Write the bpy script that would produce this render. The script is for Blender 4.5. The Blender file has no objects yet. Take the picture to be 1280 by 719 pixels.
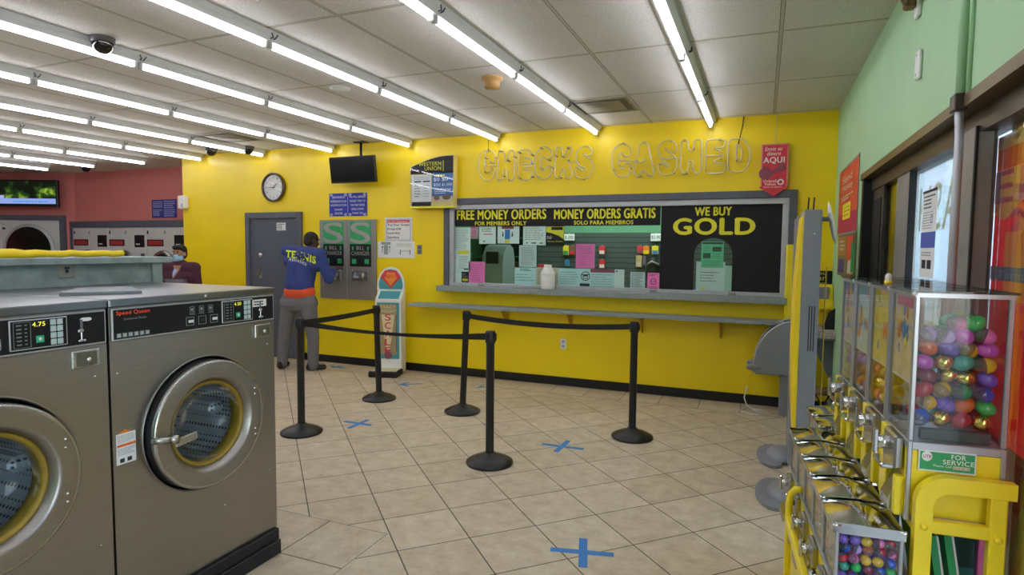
import bpy, bmesh, math, random
from mathutils import Matrix, Vector
R_ = random.Random(7)
sc = bpy.context.scene
COL = sc.collection
# ------------------------------------------------------------------ camera
FOC, YAW, PIT, ROL = 753.12, .3939, .0653, .0089
CAM = Vector((0, 0, 1.6))
_fw = Vector((-math.sin(YAW)*math.cos(PIT), math.cos(YAW)*math.cos(PIT), -math.sin(PIT)))
_r = Vector((math.cos(YAW), math.sin(YAW), 0)); _u = _r.cross(_fw)
CR = _r*math.cos(ROL) + _u*math.sin(ROL); CU = -_r*math.sin(ROL) + _u*math.cos(ROL)
cam = bpy.data.objects.new('camera', bpy.data.cameras.new('camera')); COL.objects.link(cam)
cam.data.sensor_width = 36; cam.data.lens = FOC*36/1280; cam.data.clip_start = .05
cam.matrix_world = Matrix(((CR.x, CU.x, -_fw.x, 0), (CR.y, CU.y, -_fw.y, 0), (CR.z, CU.z, -_fw.z, 1.6), (0, 0, 0, 1)))
sc.camera = cam
# ------------------------------------------------------------------ exposure, sky, tuning
sc.view_settings.view_transform = 'Standard'; sc.view_settings.look = 'None'
sc.view_settings.exposure = 0.16; sc.view_settings.gamma = 1.0; sc.view_settings.use_curve_mapping = False
sc.cycles.use_denoising = True
sc.cycles.max_bounces = 10; sc.cycles.transparent_max_bounces = 32; sc.cycles.diffuse_bounces = 5
sc.cycles.sample_clamp_indirect = 6.0; sc.cycles.caustics_reflective = False; sc.cycles.caustics_refractive = False
TUBE = 19.0          # brightness of the fluorescent tubes
SKY = 3.4
BOOTH = 27.0
w = bpy.data.worlds.new('overcast sky'); sc.world = w; w.use_nodes = True
_nt = w.node_tree; _bg = _nt.nodes['Background']
_sky = _nt.nodes.new('ShaderNodeTexSky'); _sky.sky_type = 'NISHITA'; _sky.sun_disc = False; _sky.sun_elevation = math.radians(50); _sky.sun_rotation = math.radians(200)
_mix = _nt.nodes.new('ShaderNodeMix'); _mix.data_type = 'RGBA'; _mix.inputs[0].default_value = .75
_nt.links.new(_sky.outputs[0], _mix.inputs[6]); _mix.inputs[7].default_value = (.85, .92, 1, 1)
_nt.links.new(_mix.outputs[2], _bg.inputs[0]); _bg.inputs[1].default_value = SKY
# ------------------------------------------------------------------ pixel -> point on a real plane
def ray(px, py): return _fw + CR*((px-640)/FOC) - CU*((py-359.5)/FOC)
def onY(px, py, Y): d = ray(px, py); return CAM + d*(Y/d.y)
def onX(px, py, X): d = ray(px, py); return CAM + d*(X/d.x)
def onZ(px, py, z=0.): d = ray(px, py); return CAM + d*((z-1.6)/d.z)
def onP(px, py, p, n): d = ray(px, py); return CAM + d*((Vector(p)-CAM).dot(n)/d.dot(n))
D, RX, H = 6.673, .634, 2.96
# ------------------------------------------------------------------ materials
def lin(c):
    if isinstance(c, str): c = tuple(int(c[i:i+2], 16) for i in (0, 2, 4))
    return tuple((x/255/12.92 if x/255 <= .04045 else ((x/255+.055)/1.055)**2.4) for x in c) + (1,)
_MC = {}
def mat(name, col, rough=.5, metal=0., var=.05, scale=8., bump=0., emit=0., coat=0., spec=.5, stretch=None):
    if name in _MC: return _MC[name]
    m = bpy.data.materials.new(name); m.use_nodes = True; _MC[name] = m
    nt = m.node_tree; b = nt.nodes['Principled BSDF']; c = lin(col)
    tc = nt.nodes.new('ShaderNodeTexCoord'); nz = nt.nodes.new('ShaderNodeTexNoise'); nz.inputs['Scale'].default_value = scale; nz.inputs['Detail'].default_value = 4
    if stretch:
        mp = nt.nodes.new('ShaderNodeMapping'); mp.inputs['Scale'].default_value = stretch
        nt.links.new(tc.outputs['Object'], mp.inputs[0]); nt.links.new(mp.outputs[0], nz.inputs['Vector'])
    else: nt.links.new(tc.outputs['Object'], nz.inputs['Vector'])
    rp = nt.nodes.new('ShaderNodeValToRGB')
    rp.color_ramp.elements[0].position = .3; rp.color_ramp.elements[1].position = .7
    rp.color_ramp.elements[0].color = tuple(max(0, x*(1-var)) for x in c[:3])+(1,)
    rp.color_ramp.elements[1].color = tuple(min(1, x*(1+var)) for x in c[:3])+(1,)
    nt.links.new(nz.outputs[0], rp.inputs[0]); nt.links.new(rp.outputs[0], b.inputs['Base Color'])
    b.inputs['Roughness'].default_value = rough; b.inputs['Metallic'].default_value = metal
    b.inputs['Coat Weight'].default_value = coat; b.inputs['Specular IOR Level'].default_value = spec
    if bump:
        bp = nt.nodes.new('ShaderNodeBump'); bp.inputs['Strength'].default_value = bump; bp.inputs['Distance'].default_value = .01
        nt.links.new(nz.outputs[0], bp.inputs['Height']); nt.links.new(bp.outputs[0], b.inputs['Normal'])
    if emit:
        nt.links.new(rp.outputs[0], b.inputs['Emission Color']); b.inputs['Emission Strength'].default_value = emit
    return m
def glass(name, tint=(1, 1, 1), refl=.08, rough=.02, haze=0., hazecol=(.8, .85, .85)):
    if name in _MC: return _MC[name]
    m = bpy.data.materials.new(name); m.use_nodes = True; _MC[name] = m
    nt = m.node_tree; nt.nodes.clear(); N = nt.nodes.new; L = nt.links.new
    o = N('ShaderNodeOutputMaterial'); t = N('ShaderNodeBsdfTransparent'); t.inputs[0].default_value = tuple(tint)+(1,)
    g = N('ShaderNodeBsdfGlossy'); g.inputs['Roughness'].default_value = rough
    lw = N('ShaderNodeLayerWeight'); lw.inputs[0].default_value = .25
    mr = N('ShaderNodeMapRange'); mr.inputs[3].default_value = refl*.4; mr.inputs[4].default_value = min(1, refl*6)
    L(lw.outputs['Fresnel'], mr.inputs[0]); mx = N('ShaderNodeMixShader'); L(mr.outputs[0], mx.inputs[0]); L(t.outputs[0], mx.inputs[1]); L(g.outputs[0], mx.inputs[2])
    last = mx
    if haze:
        d = N('ShaderNodeBsdfDiffuse'); d.inputs[0].default_value = tuple(hazecol)+(1,)
        tr = N('ShaderNodeBsdfTranslucent'); tr.inputs[0].default_value = tuple(hazecol)+(1,)
        m0 = N('ShaderNodeMixShader'); m0.inputs[0].default_value = .5; L(d.outputs[0], m0.inputs[1]); L(tr.outputs[0], m0.inputs[2])
        m2 = N('ShaderNodeMixShader'); m2.inputs[0].default_value = haze; L(mx.outputs[0], m2.inputs[1]); L(m0.outputs[0], m2.inputs[2]); last = m2
    L(last.outputs[0], o.inputs[0]); return m
def fabric(name, col, tl=.5):
    if name in _MC: return _MC[name]
    m = bpy.data.materials.new(name); m.use_nodes = True; _MC[name] = m; nt = m.node_tree; nt.nodes.clear(); N = nt.nodes.new
    o = N('ShaderNodeOutputMaterial'); d = N('ShaderNodeBsdfDiffuse'); t = N('ShaderNodeBsdfTranslucent'); d.inputs[0].default_value = t.inputs[0].default_value = lin(col); mx = N('ShaderNodeMixShader'); mx.inputs[0].default_value = tl
    nt.links.new(d.outputs[0], mx.inputs[1]); nt.links.new(t.outputs[0], mx.inputs[2]); nt.links.new(mx.outputs[0], o.inputs[0]); return m
class X:   # tiny expression builder for shader math
    def __init__(s, nt, sock): s.nt, s.k = nt, sock
    def _op(s, op, *a):
        n = s.nt.nodes.new('ShaderNodeMath'); n.operation = op
        for i, x in enumerate((s,)+a):
            if isinstance(x, X): s.nt.links.new(x.k, n.inputs[i])
            else: n.inputs[i].default_value = x
        return X(s.nt, n.outputs[0])
    def __add__(s, o): return s._op('ADD', o)
    def __sub__(s, o): return s._op('SUBTRACT', o)
    def __mul__(s, o): return s._op('MULTIPLY', o)
    def __truediv__(s, o): return s._op('DIVIDE', o)
    def fr(s): return s._op('FRACT')
    def fl(s): return s._op('FLOOR')
    def ab(s): return s._op('ABSOLUTE')
    def lt(s, o): return s._op('LESS_THAN', o)
    def gt(s, o): return s._op('GREATER_THAN', o)
    def mn(s, o): return s._op('MINIMUM', o)
    def mx(s, o): return s._op('MAXIMUM', o)
def _lerp(a, b, f): return a*(f*-1.+1.) + b*f
def _pos(nt):
    g = nt.nodes.new('ShaderNodeNewGeometry'); sp = nt.nodes.new('ShaderNodeSeparateXYZ'); nt.links.new(g.outputs['Position'], sp.inputs[0])
    return X(nt, sp.outputs[0]), X(nt, sp.outputs[1]), X(nt, sp.outputs[2]), g
def floor_mat():
    m = bpy.data.materials.new('beige ceramic tile'); m.use_nodes = True; nt = m.node_tree; b = nt.nodes['Principled BSDF']
    x, y, z, g = _pos(nt); q = .70710678; T = .4
    u = ((x+y)*q-.228)/T; v = ((y-x)*q-.273)/T
    bx = (x+2.563)/T; by = (y-6.25)/T
    ix = (x+1.884)/T; iy = (y-2.757)/T
    mb_ = y.gt(6.25); mi_ = (x.lt(-1.884))*(y.lt(2.757))
    cu = _lerp(_lerp(u, bx, mb_), ix, mi_); cv = _lerp(_lerp(v, by, mb_), iy, mi_)
    du = ((cu+.5).fr()-.5).ab()*T; dv = ((cv+.5).fr()-.5).ab()*T
    d = du.mn(dv)
    d = d.mn((y-6.25).ab())
    line = d.lt(.0034)
    cx = nt.nodes.new('ShaderNodeCombineXYZ'); nt.links.new(cu.fl().k, cx.inputs[0]); nt.links.new(cv.fl().k, cx.inputs[1]); nt.links.new((mb_+mi_*2.).k, cx.inputs[2])
    wn = nt.nodes.new('ShaderNodeTexWhiteNoise'); nt.links.new(cx.outputs[0], wn.inputs[0])
    n1 = nt.nodes.new('ShaderNodeTexNoise'); n1.inputs['Scale'].default_value = 9; n1.inputs['Detail'].default_value = 8; n1.inputs['Roughness'].default_value = .7
    nt.links.new(g.outputs['Position'], n1.inputs['Vector'])
    rp = nt.nodes.new('ShaderNodeValToRGB'); rp.color_ramp.elements[0].position = .3; rp.color_ramp.elements[1].position = .72
    rp.color_ramp.elements[0].color = lin('b2a086'); rp.color_ramp.elements[1].color = lin('d6c8b0')
    nt.links.new((X(nt, n1.outputs[0])+X(nt, wn.outputs[0])*.12-.06).k, rp.inputs[0])
    mx = nt.nodes.new('ShaderNodeMix'); mx.data_type = 'RGBA'; nt.links.new(line.k, mx.inputs[0]); nt.links.new(rp.outputs[0], mx.inputs[6]); mx.inputs[7].default_value = lin('463c32')
    nt.links.new(mx.outputs[2], b.inputs['Base Color'])
    b.inputs['Roughness'].default_value = .42; b.inputs['Specular IOR Level'].default_value = .35
    bp = nt.nodes.new('ShaderNodeBump'); bp.inputs['Strength'].default_value = .25; bp.inputs['Distance'].default_value = .003
    nt.links.new((d.lt(.0045)*-1.+X(nt, n1.outputs[0])*.3).k, bp.inputs['Height']); nt.links.new(bp.outputs[0], b.inputs['Normal'])
    return m
def ceiling_mat():
    m = bpy.data.materials.new('lay-in ceiling tile'); m.use_nodes = True; nt = m.node_tree; b = nt.nodes['Principled BSDF']
    x, y, z, g = _pos(nt)
    dx = (((x-.057)/.605+.5).fr()-.5).ab()*.605; dy = (((y-2.97)/1.21+.5).fr()-.5).ab()*1.21
    d = dx.mn(dy); bar = d.lt(.012); edge = (d.gt(.009))*(d.lt(.013))
    n1 = nt.nodes.new('ShaderNodeTexNoise'); n1.inputs['Scale'].default_value = 120; n1.inputs['Detail'].default_value = 3; nt.links.new(g.outputs['Position'], n1.inputs['Vector'])
    n2 = nt.nodes.new('ShaderNodeTexNoise'); n2.inputs['Scale'].default_value = 1.1; nt.links.new(g.outputs['Position'], n2.inputs['Vector'])
    rp = nt.nodes.new('ShaderNodeValToRGB'); rp.color_ramp.elements[0].position = .35; rp.color_ramp.elements[1].position = .62
    rp.color_ramp.elements[0].color = lin('c2c0b6'); rp.color_ramp.elements[1].color = lin('dedcd4')
    nt.links.new((X(nt, n1.outputs[0])*.75+X(nt, n2.outputs[0])*.25).k, rp.inputs[0])
    mx = nt.nodes.new('ShaderNodeMix'); mx.data_type = 'RGBA'; nt.links.new(bar.k, mx.inputs[0]); nt.links.new(rp.outputs[0], mx.inputs[6]); mx.inputs[7].default_value = lin('bdb9a6')
    m2 = nt.nodes.new('ShaderNodeMix'); m2.data_type = 'RGBA'; nt.links.new(edge.k, m2.inputs[0]); nt.links.new(mx.outputs[2], m2.inputs[6]); m2.inputs[7].default_value = lin('77746a')
    nt.links.new(m2.outputs[2], b.inputs['Base Color']); b.inputs['Roughness'].default_value = .9; b.inputs['Specular IOR Level'].default_value = .1
    bp = nt.nodes.new('ShaderNodeBump'); bp.inputs['Strength'].default_value = .4; bp.inputs['Distance'].default_value = .004
    nt.links.new((X(nt, n1.outputs[0])+bar*1.5).k, bp.inputs['Height']); nt.links.new(bp.outputs[0], b.inputs['Normal'])
    return m
def stripes_mat(name, c0, c1, period, duty, axis=2, off=0., rough=.6):
    m = bpy.data.materials.new(name); m.use_nodes = True; nt = m.node_tree; b = nt.nodes['Principled BSDF']
    p = _pos(nt)[axis]; f = ((p-off)/period).fr().lt(duty)
    mx = nt.nodes.new('ShaderNodeMix'); mx.data_type = 'RGBA'; nt.links.new(f.k, mx.inputs[0]); mx.inputs[6].default_value = lin(c0); mx.inputs[7].default_value = lin(c1)
    nt.links.new(mx.outputs[2], b.inputs['Base Color']); b.inputs['Roughness'].default_value = rough; return m
def drum_mat():
    m = bpy.data.materials.new('perforated drum steel'); m.use_nodes = True; nt = m.node_tree; b = nt.nodes['Principled BSDF']
    tc = nt.nodes.new('ShaderNodeTexCoord'); vo = nt.nodes.new('ShaderNodeTexVoronoi'); vo.inputs['Scale'].default_value = 48; vo.inputs['Randomness'].default_value = 0
    nt.links.new(tc.outputs['Object'], vo.inputs['Vector'])
    rp = nt.nodes.new('ShaderNodeValToRGB'); rp.color_ramp.elements[0].position = .25; rp.color_ramp.elements[1].position = .4
    rp.color_ramp.elements[0].color = lin('4a5054'); rp.color_ramp.elements[1].color = lin('c8d0d4')
    nt.links.new(vo.outputs['Distance'], rp.inputs[0]); nt.links.new(rp.outputs[0], b.inputs['Base Color'])
    b.inputs['Metallic'].default_value = .35; b.inputs['Roughness'].default_value = .4; return m
# palette
Mt = dict(
 yellow=mat('yellow wall paint', 'f4d503', .42, var=.03, scale=3, bump=.03),
 green=mat('mint green wall paint', 'a0c89b', .55, var=.04, scale=3, bump=.03),
 pink=mat('salmon pink wall paint', 'd07872', .6, var=.04, scale=2),
 boothgreen=mat('booth green paint', '7fd0a0', .6),
 black=mat('black plastic', '101113', .38), blackm=mat('matte black', '0d0d0e', .6), rubber=mat('black rubber', '15161a', .5),
 grey=mat('grey painted steel', '5d6168', .5, var=.03), dgrey=mat('dark grey trim paint', '4d5058', .5), kiosk=mat('kiosk grey paint', '83858a', .42, var=.03),
 lgrey=mat('light grey aluminium', 'b9bcc0', .4, .3), white=mat('white plastic', 'e6e6e2', .45), paper=mat('white paper', 'e4e6e4', .8, var=.02),
 steel=mat('brushed stainless steel', 'a19d97', .36, 1., var=.05, scale=6, stretch=(.6, 30, 1)), steeltop=mat('stainless top', '7e8284', .28, 1., var=.04, scale=3),
 steeldark=mat('bill changer steel', '94918c', .4, .45, var=.04, scale=6, stretch=(30, .6, 1)),
 chrome=mat('chrome', 'd8d8d6', .08, 1., var=.02), chromer=mat('worn chrome', 'b8b8b4', .25, 1.),
 gold=mat('gold foil plastic', 'd8c060', .12, 1.), granite=mat('grey speckled laminate', '8d9797', .5, var=.28, scale=110),
 laminate=mat('grey green laminate', '8b9a98', .5, var=.22, scale=14), yplast=mat('bright yellow plastic', 'f2d21c', .45, var=.04), ypaint=mat('yellow enamel steel', 'f6de20', .35, var=.05, coat=.3),
 bronze=mat('dark bronze aluminium', '4a4138', .4, .4), tan=mat('brown header aluminium', '6a5838', .42, .4), mull=mat('grey bronze mullion', '8a8680', .5, .1),
 trimgrey=mat('slate grey trim', '565a64', .55), enamel=mat('dryer white enamel', 'c9c9c6', .45, var=.02), dglass=mat('dark dryer glass', '0a0a0b', .08, coat=.5),
 red=mat('red print', 'd23a40', .6), ored=mat('orange red print', 'd8502c', .6), orange=mat('orange print', 'ee8a2a', .6), pinkp=mat('hot pink paper', 'f67ec6', .7), aqua=mat('pale aqua paper', 'e2f6f4', .75, var=.03),
 blue=mat('royal blue print', '22309c', .6), sky=mat('sky blue print', '3a86c8', .6), ink=mat('printing ink', '2c3038', .7), inkl=mat('pale printing ink', '8a9494', .7), gink=mat('green print', '2f9e5e', .6),
 yprint=mat('yellow print', 'e6e02e', .6), signblack=mat('black sign vinyl', '17171a', .5, spec=.3), beige=mat('beige card', 'cbbfa6', .7), maroon=mat('maroon print', '8a4a5c', .7), teal=mat('teal print', '3f8f96', .6),
 tape=mat('blue painters tape', '3f7fc0', .7), wood=mat('tan board', '9c7b52', .6), brown=mat('brown plastic', '7a5a3c', .5), darkgreen=mat('dark green plastic', '2a5a48', .5),
 skin=mat('brown skin', '6a4632', .55), skin2=mat('tan skin', 'a87858', .55), skindark=mat('dark brown skin', '4a3024', .55), hair=mat('black hair', '141110', .6, bump=.3, scale=90), navy=mat('navy fleece', '33427e', .9, var=.1, scale=20, bump=.1),
 shirt=mat('orange red shirt', 'e2552c', .85), pants=mat('grey twill', '6c6a6c', .9, var=.08, scale=20), shoe=mat('black shoe leather', '17161a', .5), mask=mat('light blue surgical mask', '9fc9ea', .8), maroonj=mat('maroon fleece', '4c2334', .9, var=.1), greyj=mat('heather grey knit', '6e6a74', .9, var=.1, scale=60),
 led=mat('red led window', '8a2a28', .5, emit=.15), lcd=mat('yellow segment display', 'd6d23a', .5, emit=.8), gbtn=mat('green start button', '1fa070', .5, emit=.15),
 tube=mat('fluorescent tube', 'f2f2ff', .5, emit=TUBE, var=0.), fixture=mat('white enamel fixture', 'c9ccc8', .5, var=.02), smoke=mat('yellowed plastic', 'b58c50', .5), conc=mat('grey sidewalk', '8a8a86', .9, var=.1), facade=mat('pale stucco', 'aeb8c0', .9), neon=mat('unlit neon glass tube', 'c8bc92', .15, var=.05, coat=.6),
)
floorM = floor_mat(); ceilM = ceiling_mat(); drumM = drum_mat()
G_clear = glass('clear acrylic', (.97, .98, .98), .07); G_win = glass('window glass', (.86, .92, .92), .1, haze=.10); G_booth = glass('green tinted security glass', (.965, .992, .982), .035)
G_wash = glass('washer door glass', (.84, .9, .93), .05); G_cap = glass('clear capsule plastic', (.93, .93, .95), .12, haze=.08); G_film = glass('clear laminate film', (.98, .99, 1), .03)
# ------------------------------------------------------------------ mesh builder
_TX = {}
def text_geo(s, bold=.0):
    k = (s, bold)
    if k in _TX: return _TX[k]
    cu = bpy.data.curves.new('t', 'FONT'); cu.body = s; cu.resolution_u = 4; cu.offset = bold*.7; cu.size = 1; cu.space_character = 1.08
    o = bpy.data.objects.new('t', cu); me = o.to_mesh()
    vs = [v.co.copy() for v in me.vertices]; fs = [tuple(p.vertices) for p in me.polygons]; o.to_mesh_clear()
    bpy.data.objects.remove(o); bpy.data.curves.remove(cu)
    if not vs: vs = [Vector((0, 0, 0))]; fs = []
    x0 = min(v.x for v in vs); x1 = max(v.x for v in vs); y0 = min(v.y for v in vs); y1 = max(v.y for v in vs)
    _TX[k] = ([((v.x-x0)/max(1e-6, x1-x0), (v.y-y0)/max(1e-6, y1-y0)) for v in vs], fs); return _TX[k]
class MB:
    def __init__(s): s.v, s.f, s.m, s.s, s.mats = [], [], [], [], []
    def mi(s, m):
        if isinstance(m, str): m = Mt[m]
        if m not in s.mats: s.mats.append(m)
        return s.mats.index(m)
    def add(s, vs, fs, m, smooth=False, M=None):
        o = len(s.v); k = s.mi(m)
        s.v += [tuple(M @ Vector(v)) if M is not None else tuple(v) for v in vs]
        for f in fs: s.f.append(tuple(i+o for i in f)); s.m.append(k); s.s.append(smooth)
        return s
    def box(s, lo, hi, m, bev=0., M=None):
        lo = [min(a, b) for a, b in zip(lo, hi)], [max(a, b) for a, b in zip(lo, hi)]; lo, hi = lo
        if not bev:
            vs = [(x, y, z) for z in (lo[2], hi[2]) for y in (lo[1], hi[1]) for x in (lo[0], hi[0])]
            return s.add(vs, [(0, 2, 3, 1), (4, 5, 7, 6), (0, 1, 5, 4), (2, 6, 7, 3), (0, 4, 6, 2), (1, 3, 7, 5)], m, M=M)
        b = min(bev, min(h-l for l, h in zip(lo, hi))*.45); vs = []; idx = {}
        for i in range(8):
            c = [(lo, hi)[(i >> k) & 1][k] for k in range(3)]; sg = [1 if not (i >> k) & 1 else -1 for k in range(3)]
            for k in range(3):
                p = [c[j]+sg[j]*b if j != k else c[j] for j in range(3)]; idx[(i, k)] = len(vs); vs.append(p)
        fs = []
        for k in range(3):
            a, c = [(1, 2), (2, 0), (0, 1)][k]
            for sd in (0, 1):
                q = [sd << k, (sd << k) | (1 << a), (sd << k) | (1 << a) | (1 << c), (sd << k) | (1 << c)]
                if not sd: q = q[::-1]
                fs.append(tuple(idx[(i, k)] for i in q))
        for k in range(3):
            a, c = (k+1) % 3, (k+2) % 3
            for sa in (0, 1):
                for s_c in (0, 1):
                    i0 = (sa << a) | (s_c << c); i1 = i0 | (1 << k)
                    q = [idx[(i0, a)], idx[(i1, a)], idx[(i1, c)], idx[(i0, c)]]
                    if (sa ^ s_c): q = q[::-1]
                    fs.append(tuple(q) if sa == 0 and s_c == 0 or sa == 1 and s_c == 1 else tuple(q))
        for i in range(8):
            q = [idx[(i, 0)], idx[(i, 1)], idx[(i, 2)]]
            if bin(i).count('1') % 2 == 0: q = q[::-1]
            fs.append(tuple(q))
        return s.add(vs, fs, m, M=M)
    def quad(s, a, b, c, d, m, M=None): return s.add([a, b, c, d], [(0, 1, 2, 3)], m, M=M)
    def prism(s, poly, z0, z1, m, M=None, smooth=False):
        n = len(poly); vs = [(x, y, z0) for x, y in poly]+[(x, y, z1) for x, y in poly]
        fs = [tuple(range(n-1, -1, -1)), tuple(range(n, 2*n))]+[(i, (i+1) % n, n+(i+1) % n, n+i) for i in range(n)]
        return s.add(vs, fs, m, smooth=smooth, M=M)
    def rect(s, x0, y0, x1, y1, z, m, t=.0008): return s.box((x0, y0, z), (x1, y1, z+t), m)
    def tube(s, pts, r, m, seg=8, closed=False, caps=True, M=None, flat=1.):
        P = [Vector(p) for p in pts]; n = len(P); rs = r if isinstance(r, (list, tuple)) else [r]*n; vs = []; prev = None
        for i, p in enumerate(P):
            a = P[(i-1) % n] if (closed or i > 0) else p; b = P[(i+1) % n] if (closed or i < n-1) else p
            t = (b-a); t = t.normalized() if t.length > 1e-9 else Vector((0, 0, 1))
            if prev is None: up = Vector((0, 0, 1)) if abs(t.z) < .9 else Vector((1, 0, 0)); u = t.cross(up).normalized()
            else: u = (prev-t*prev.dot(t)); u = u.normalized() if u.length > 1e-6 else t.orthogonal().normalized()
            prev = u; wv = t.cross(u)
            for k in range(seg):
                an = 2*math.pi*k/seg; vs.append(p+u*(math.cos(an)*rs[i])+wv*(math.sin(an)*rs[i]*flat))
        fs = []; N = n if closed else n-1
        for i in range(N):
            j = (i+1) % n
            for k in range(seg): fs.append((i*seg+k, i*seg+(k+1) % seg, j*seg+(k+1) % seg, j*seg+k))
        if caps and not closed: fs.append(tuple(range(seg-1, -1, -1))); fs.append(tuple((n-1)*seg+k for k in range(seg)))
        return s.add(vs, fs, m, smooth=True, M=M)
    def lathe(s, prof, m, seg=32, M=None, smooth=True, close=False):
        vs = []; fs = []; n = len(prof)
        for k in range(seg):
            a = 2*math.pi*k/seg
            for r, z in prof: vs.append((r*math.cos(a), r*math.sin(a), z))
        for k in range(seg):
            j = (k+1) % seg
            for i in range(n-1): fs.append((k*n+i, j*n+i, j*n+i+1, k*n+i+1))
            if close: fs.append((k*n+n-1, j*n+n-1, j*n, k*n))
        return s.add(vs, fs, m, smooth=smooth, M=M)
    def disc(s, r, z, m, seg=32, M=None): return s.add([(r*math.cos(2*math.pi*k/seg), r*math.sin(2*math.pi*k/seg), z) for k in range(seg)], [tuple(range(seg))], m, M=M)
    def ell(s, c, r, m, seg=14, rings=8, M=None, half=None):
        if not isinstance(r, (tuple, list)): r = (r, r, r)
        vs = []; fs = []; t0, t1 = (0, math.pi) if half is None else ((0, math.pi/2) if half > 0 else (math.pi/2, math.pi))
        for i in range(rings+1):
            t = t0+(t1-t0)*i/rings
            for k in range(seg):
                a = 2*math.pi*k/seg; vs.append((c[0]+r[0]*math.sin(t)*math.cos(a), c[1]+r[1]*math.sin(t)*math.sin(a), c[2]+r[2]*math.cos(t)))
        for i in range(rings):
            for k in range(seg): fs.append((i*seg+k, (i+1)*seg+k, (i+1)*seg+(k+1) % seg, i*seg+(k+1) % seg))
        return s.add(vs, fs, m, smooth=True, M=M)
    def plate_hole(s, x0, y0, x1, y1, c, r, z, m, seg=64):
        an = sorted(set([2*math.pi*k/seg for k in range(seg)]+[math.atan2(y-c[1], x-c[0]) % (2*math.pi) for x in (x0, x1) for y in (y0, y1)])); vs = []
        for a in an:
            dx, dy = math.cos(a), math.sin(a); t = 1e9
            if dx > 1e-9: t = min(t, (x1-c[0])/dx)
            if dx < -1e-9: t = min(t, (x0-c[0])/dx)
            if dy > 1e-9: t = min(t, (y1-c[1])/dy)
            if dy < -1e-9: t = min(t, (y0-c[1])/dy)
            vs.append((c[0]+dx*r, c[1]+dy*r, z)); vs.append((c[0]+dx*t, c[1]+dy*t, z))
        n = len(an); return s.add(vs, [(2*i, 2*i+1, (2*i+3) % (2*n), (2*i+2) % (2*n)) for i in range(n)], m)
    def text(s, st, x, y, wd, ht, z, m, bold=.01, shear=0., flip=False, M=None):
        vs, fs = text_geo(st, 0.)
        for dx, dy, dz in (((0, 0, 0),) if bold <= 0 else ((-bold*.6, 0, 0), (bold*.6, 0, .00004), (0, bold*.4, .00008), (0, -bold*.4, .00012))): s.add([((1-a if flip else a)*wd+x+shear*b*ht+dx*ht, b*ht+y+dy*ht, z+dz) for a, b in vs], fs, m, M=M)
        return s
    def ctext(s, st, cx, y, wd, ht, z, m, **k): return s.text(st, cx-wd/2, y, wd, ht, z, m, **k)
    def lines(s, x0, y0, x1, y1, n, z, m, seed=0, fill=.45):
        rr = random.Random(seed); h = (y1-y0)/n
        for i in range(n):
            y = y1-h*(i+.5); e = x1-(x1-x0)*rr.choice((0, .05, .12, .35, .2))
            xx = x0
            while xx < e:
                ln = (x1-x0)*rr.uniform(.06, .2); s.rect(xx, y-h*fill/2, min(e, xx+ln), y+h*fill/2, z, m, .0004); xx += ln+(x1-x0)*.03
        return s
    def build(s, name, parent=None, M=None):
        me = bpy.data.meshes.new(name); me.from_pydata(s.v, [], s.f); me.update()
        for m in s.mats: me.materials.append(m)
        me.polygons.foreach_set('material_index', s.m); me.polygons.foreach_set('use_smooth', s.s)
        bm = bmesh.new(); bm.from_mesh(me); bmesh.ops.recalc_face_normals(bm, faces=bm.faces[:]); bm.to_mesh(me); bm.free(); me.update()
        o = bpy.data.objects.new(name, me); COL.objects.link(o)
        if parent: o.parent = parent
        if M is not None:
            if parent: o.matrix_local = M
            else: o.matrix_world = M
        return o
def tag(o, label=None, cat=None, group=None, kind=None):
    if label: o['label'] = label
    if cat: o['category'] = cat
    if group: o['group'] = group
    if kind: o['kind'] = kind
    return o
def thing(name, label, cat, M, group=None):
    o = bpy.data.objects.new(name, None); COL.objects.link(o); o.empty_display_size = .1; o.matrix_world = M
    return tag(o, label, cat, group)
def one(mb, name, label, cat, M=None, group=None): return tag(mb.build(name, None, M), label, cat, group)
def struct(mb, name, M=None): return tag(mb.build(name, None, M), kind='structure')
def fr(u, v, n, o): return Matrix(((u[0], v[0], n[0], o[0]), (u[1], v[1], n[1], o[1]), (u[2], v[2], n[2], o[2]), (0, 0, 0, 1)))
def BW(x, z, y=D): return fr((1, 0, 0), (0, 0, 1), (0, -1, 0), (x, y, z))       # on the yellow wall, facing the room
def RW(y, z, x=RX): return fr((0, -1, 0), (0, 0, 1), (-1, 0, 0), (x, y, z))      # on the green wall
def WFR(y, z, x): return fr((0, 1, 0), (0, 0, 1), (1, 0, 0), (x, y, z))          # washer fronts
def FL(x, y, z=0, rz=0): return Matrix.Translation((x, y, z)) @ Matrix.Rotation(rz, 4, 'Z')
def T_(x, y, z): return Matrix.Translation((x, y, z))
def RXm(a): return Matrix.Rotation(a, 4, 'X')
def RYm(a): return Matrix.Rotation(a, 4, 'Y')
def RZm(a): return Matrix.Rotation(a, 4, 'Z')
ALIGN = lambda d: Vector((0, 0, 1)).rotation_difference(Vector(d).normalized()).to_matrix().to_4x4()
def bwr(px0, py0, px1, py1, Y=D):
    a = onY(px0, py0, Y); b = onY(px1, py1, Y); return a.x, b.z, b.x, a.z     # x0,z0,x1,z1
ORD = ['first', 'second', 'third', 'fourth', 'fifth', 'sixth', 'seventh', 'eighth', 'ninth', 'tenth', 'eleventh', 'twelfth']
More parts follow.
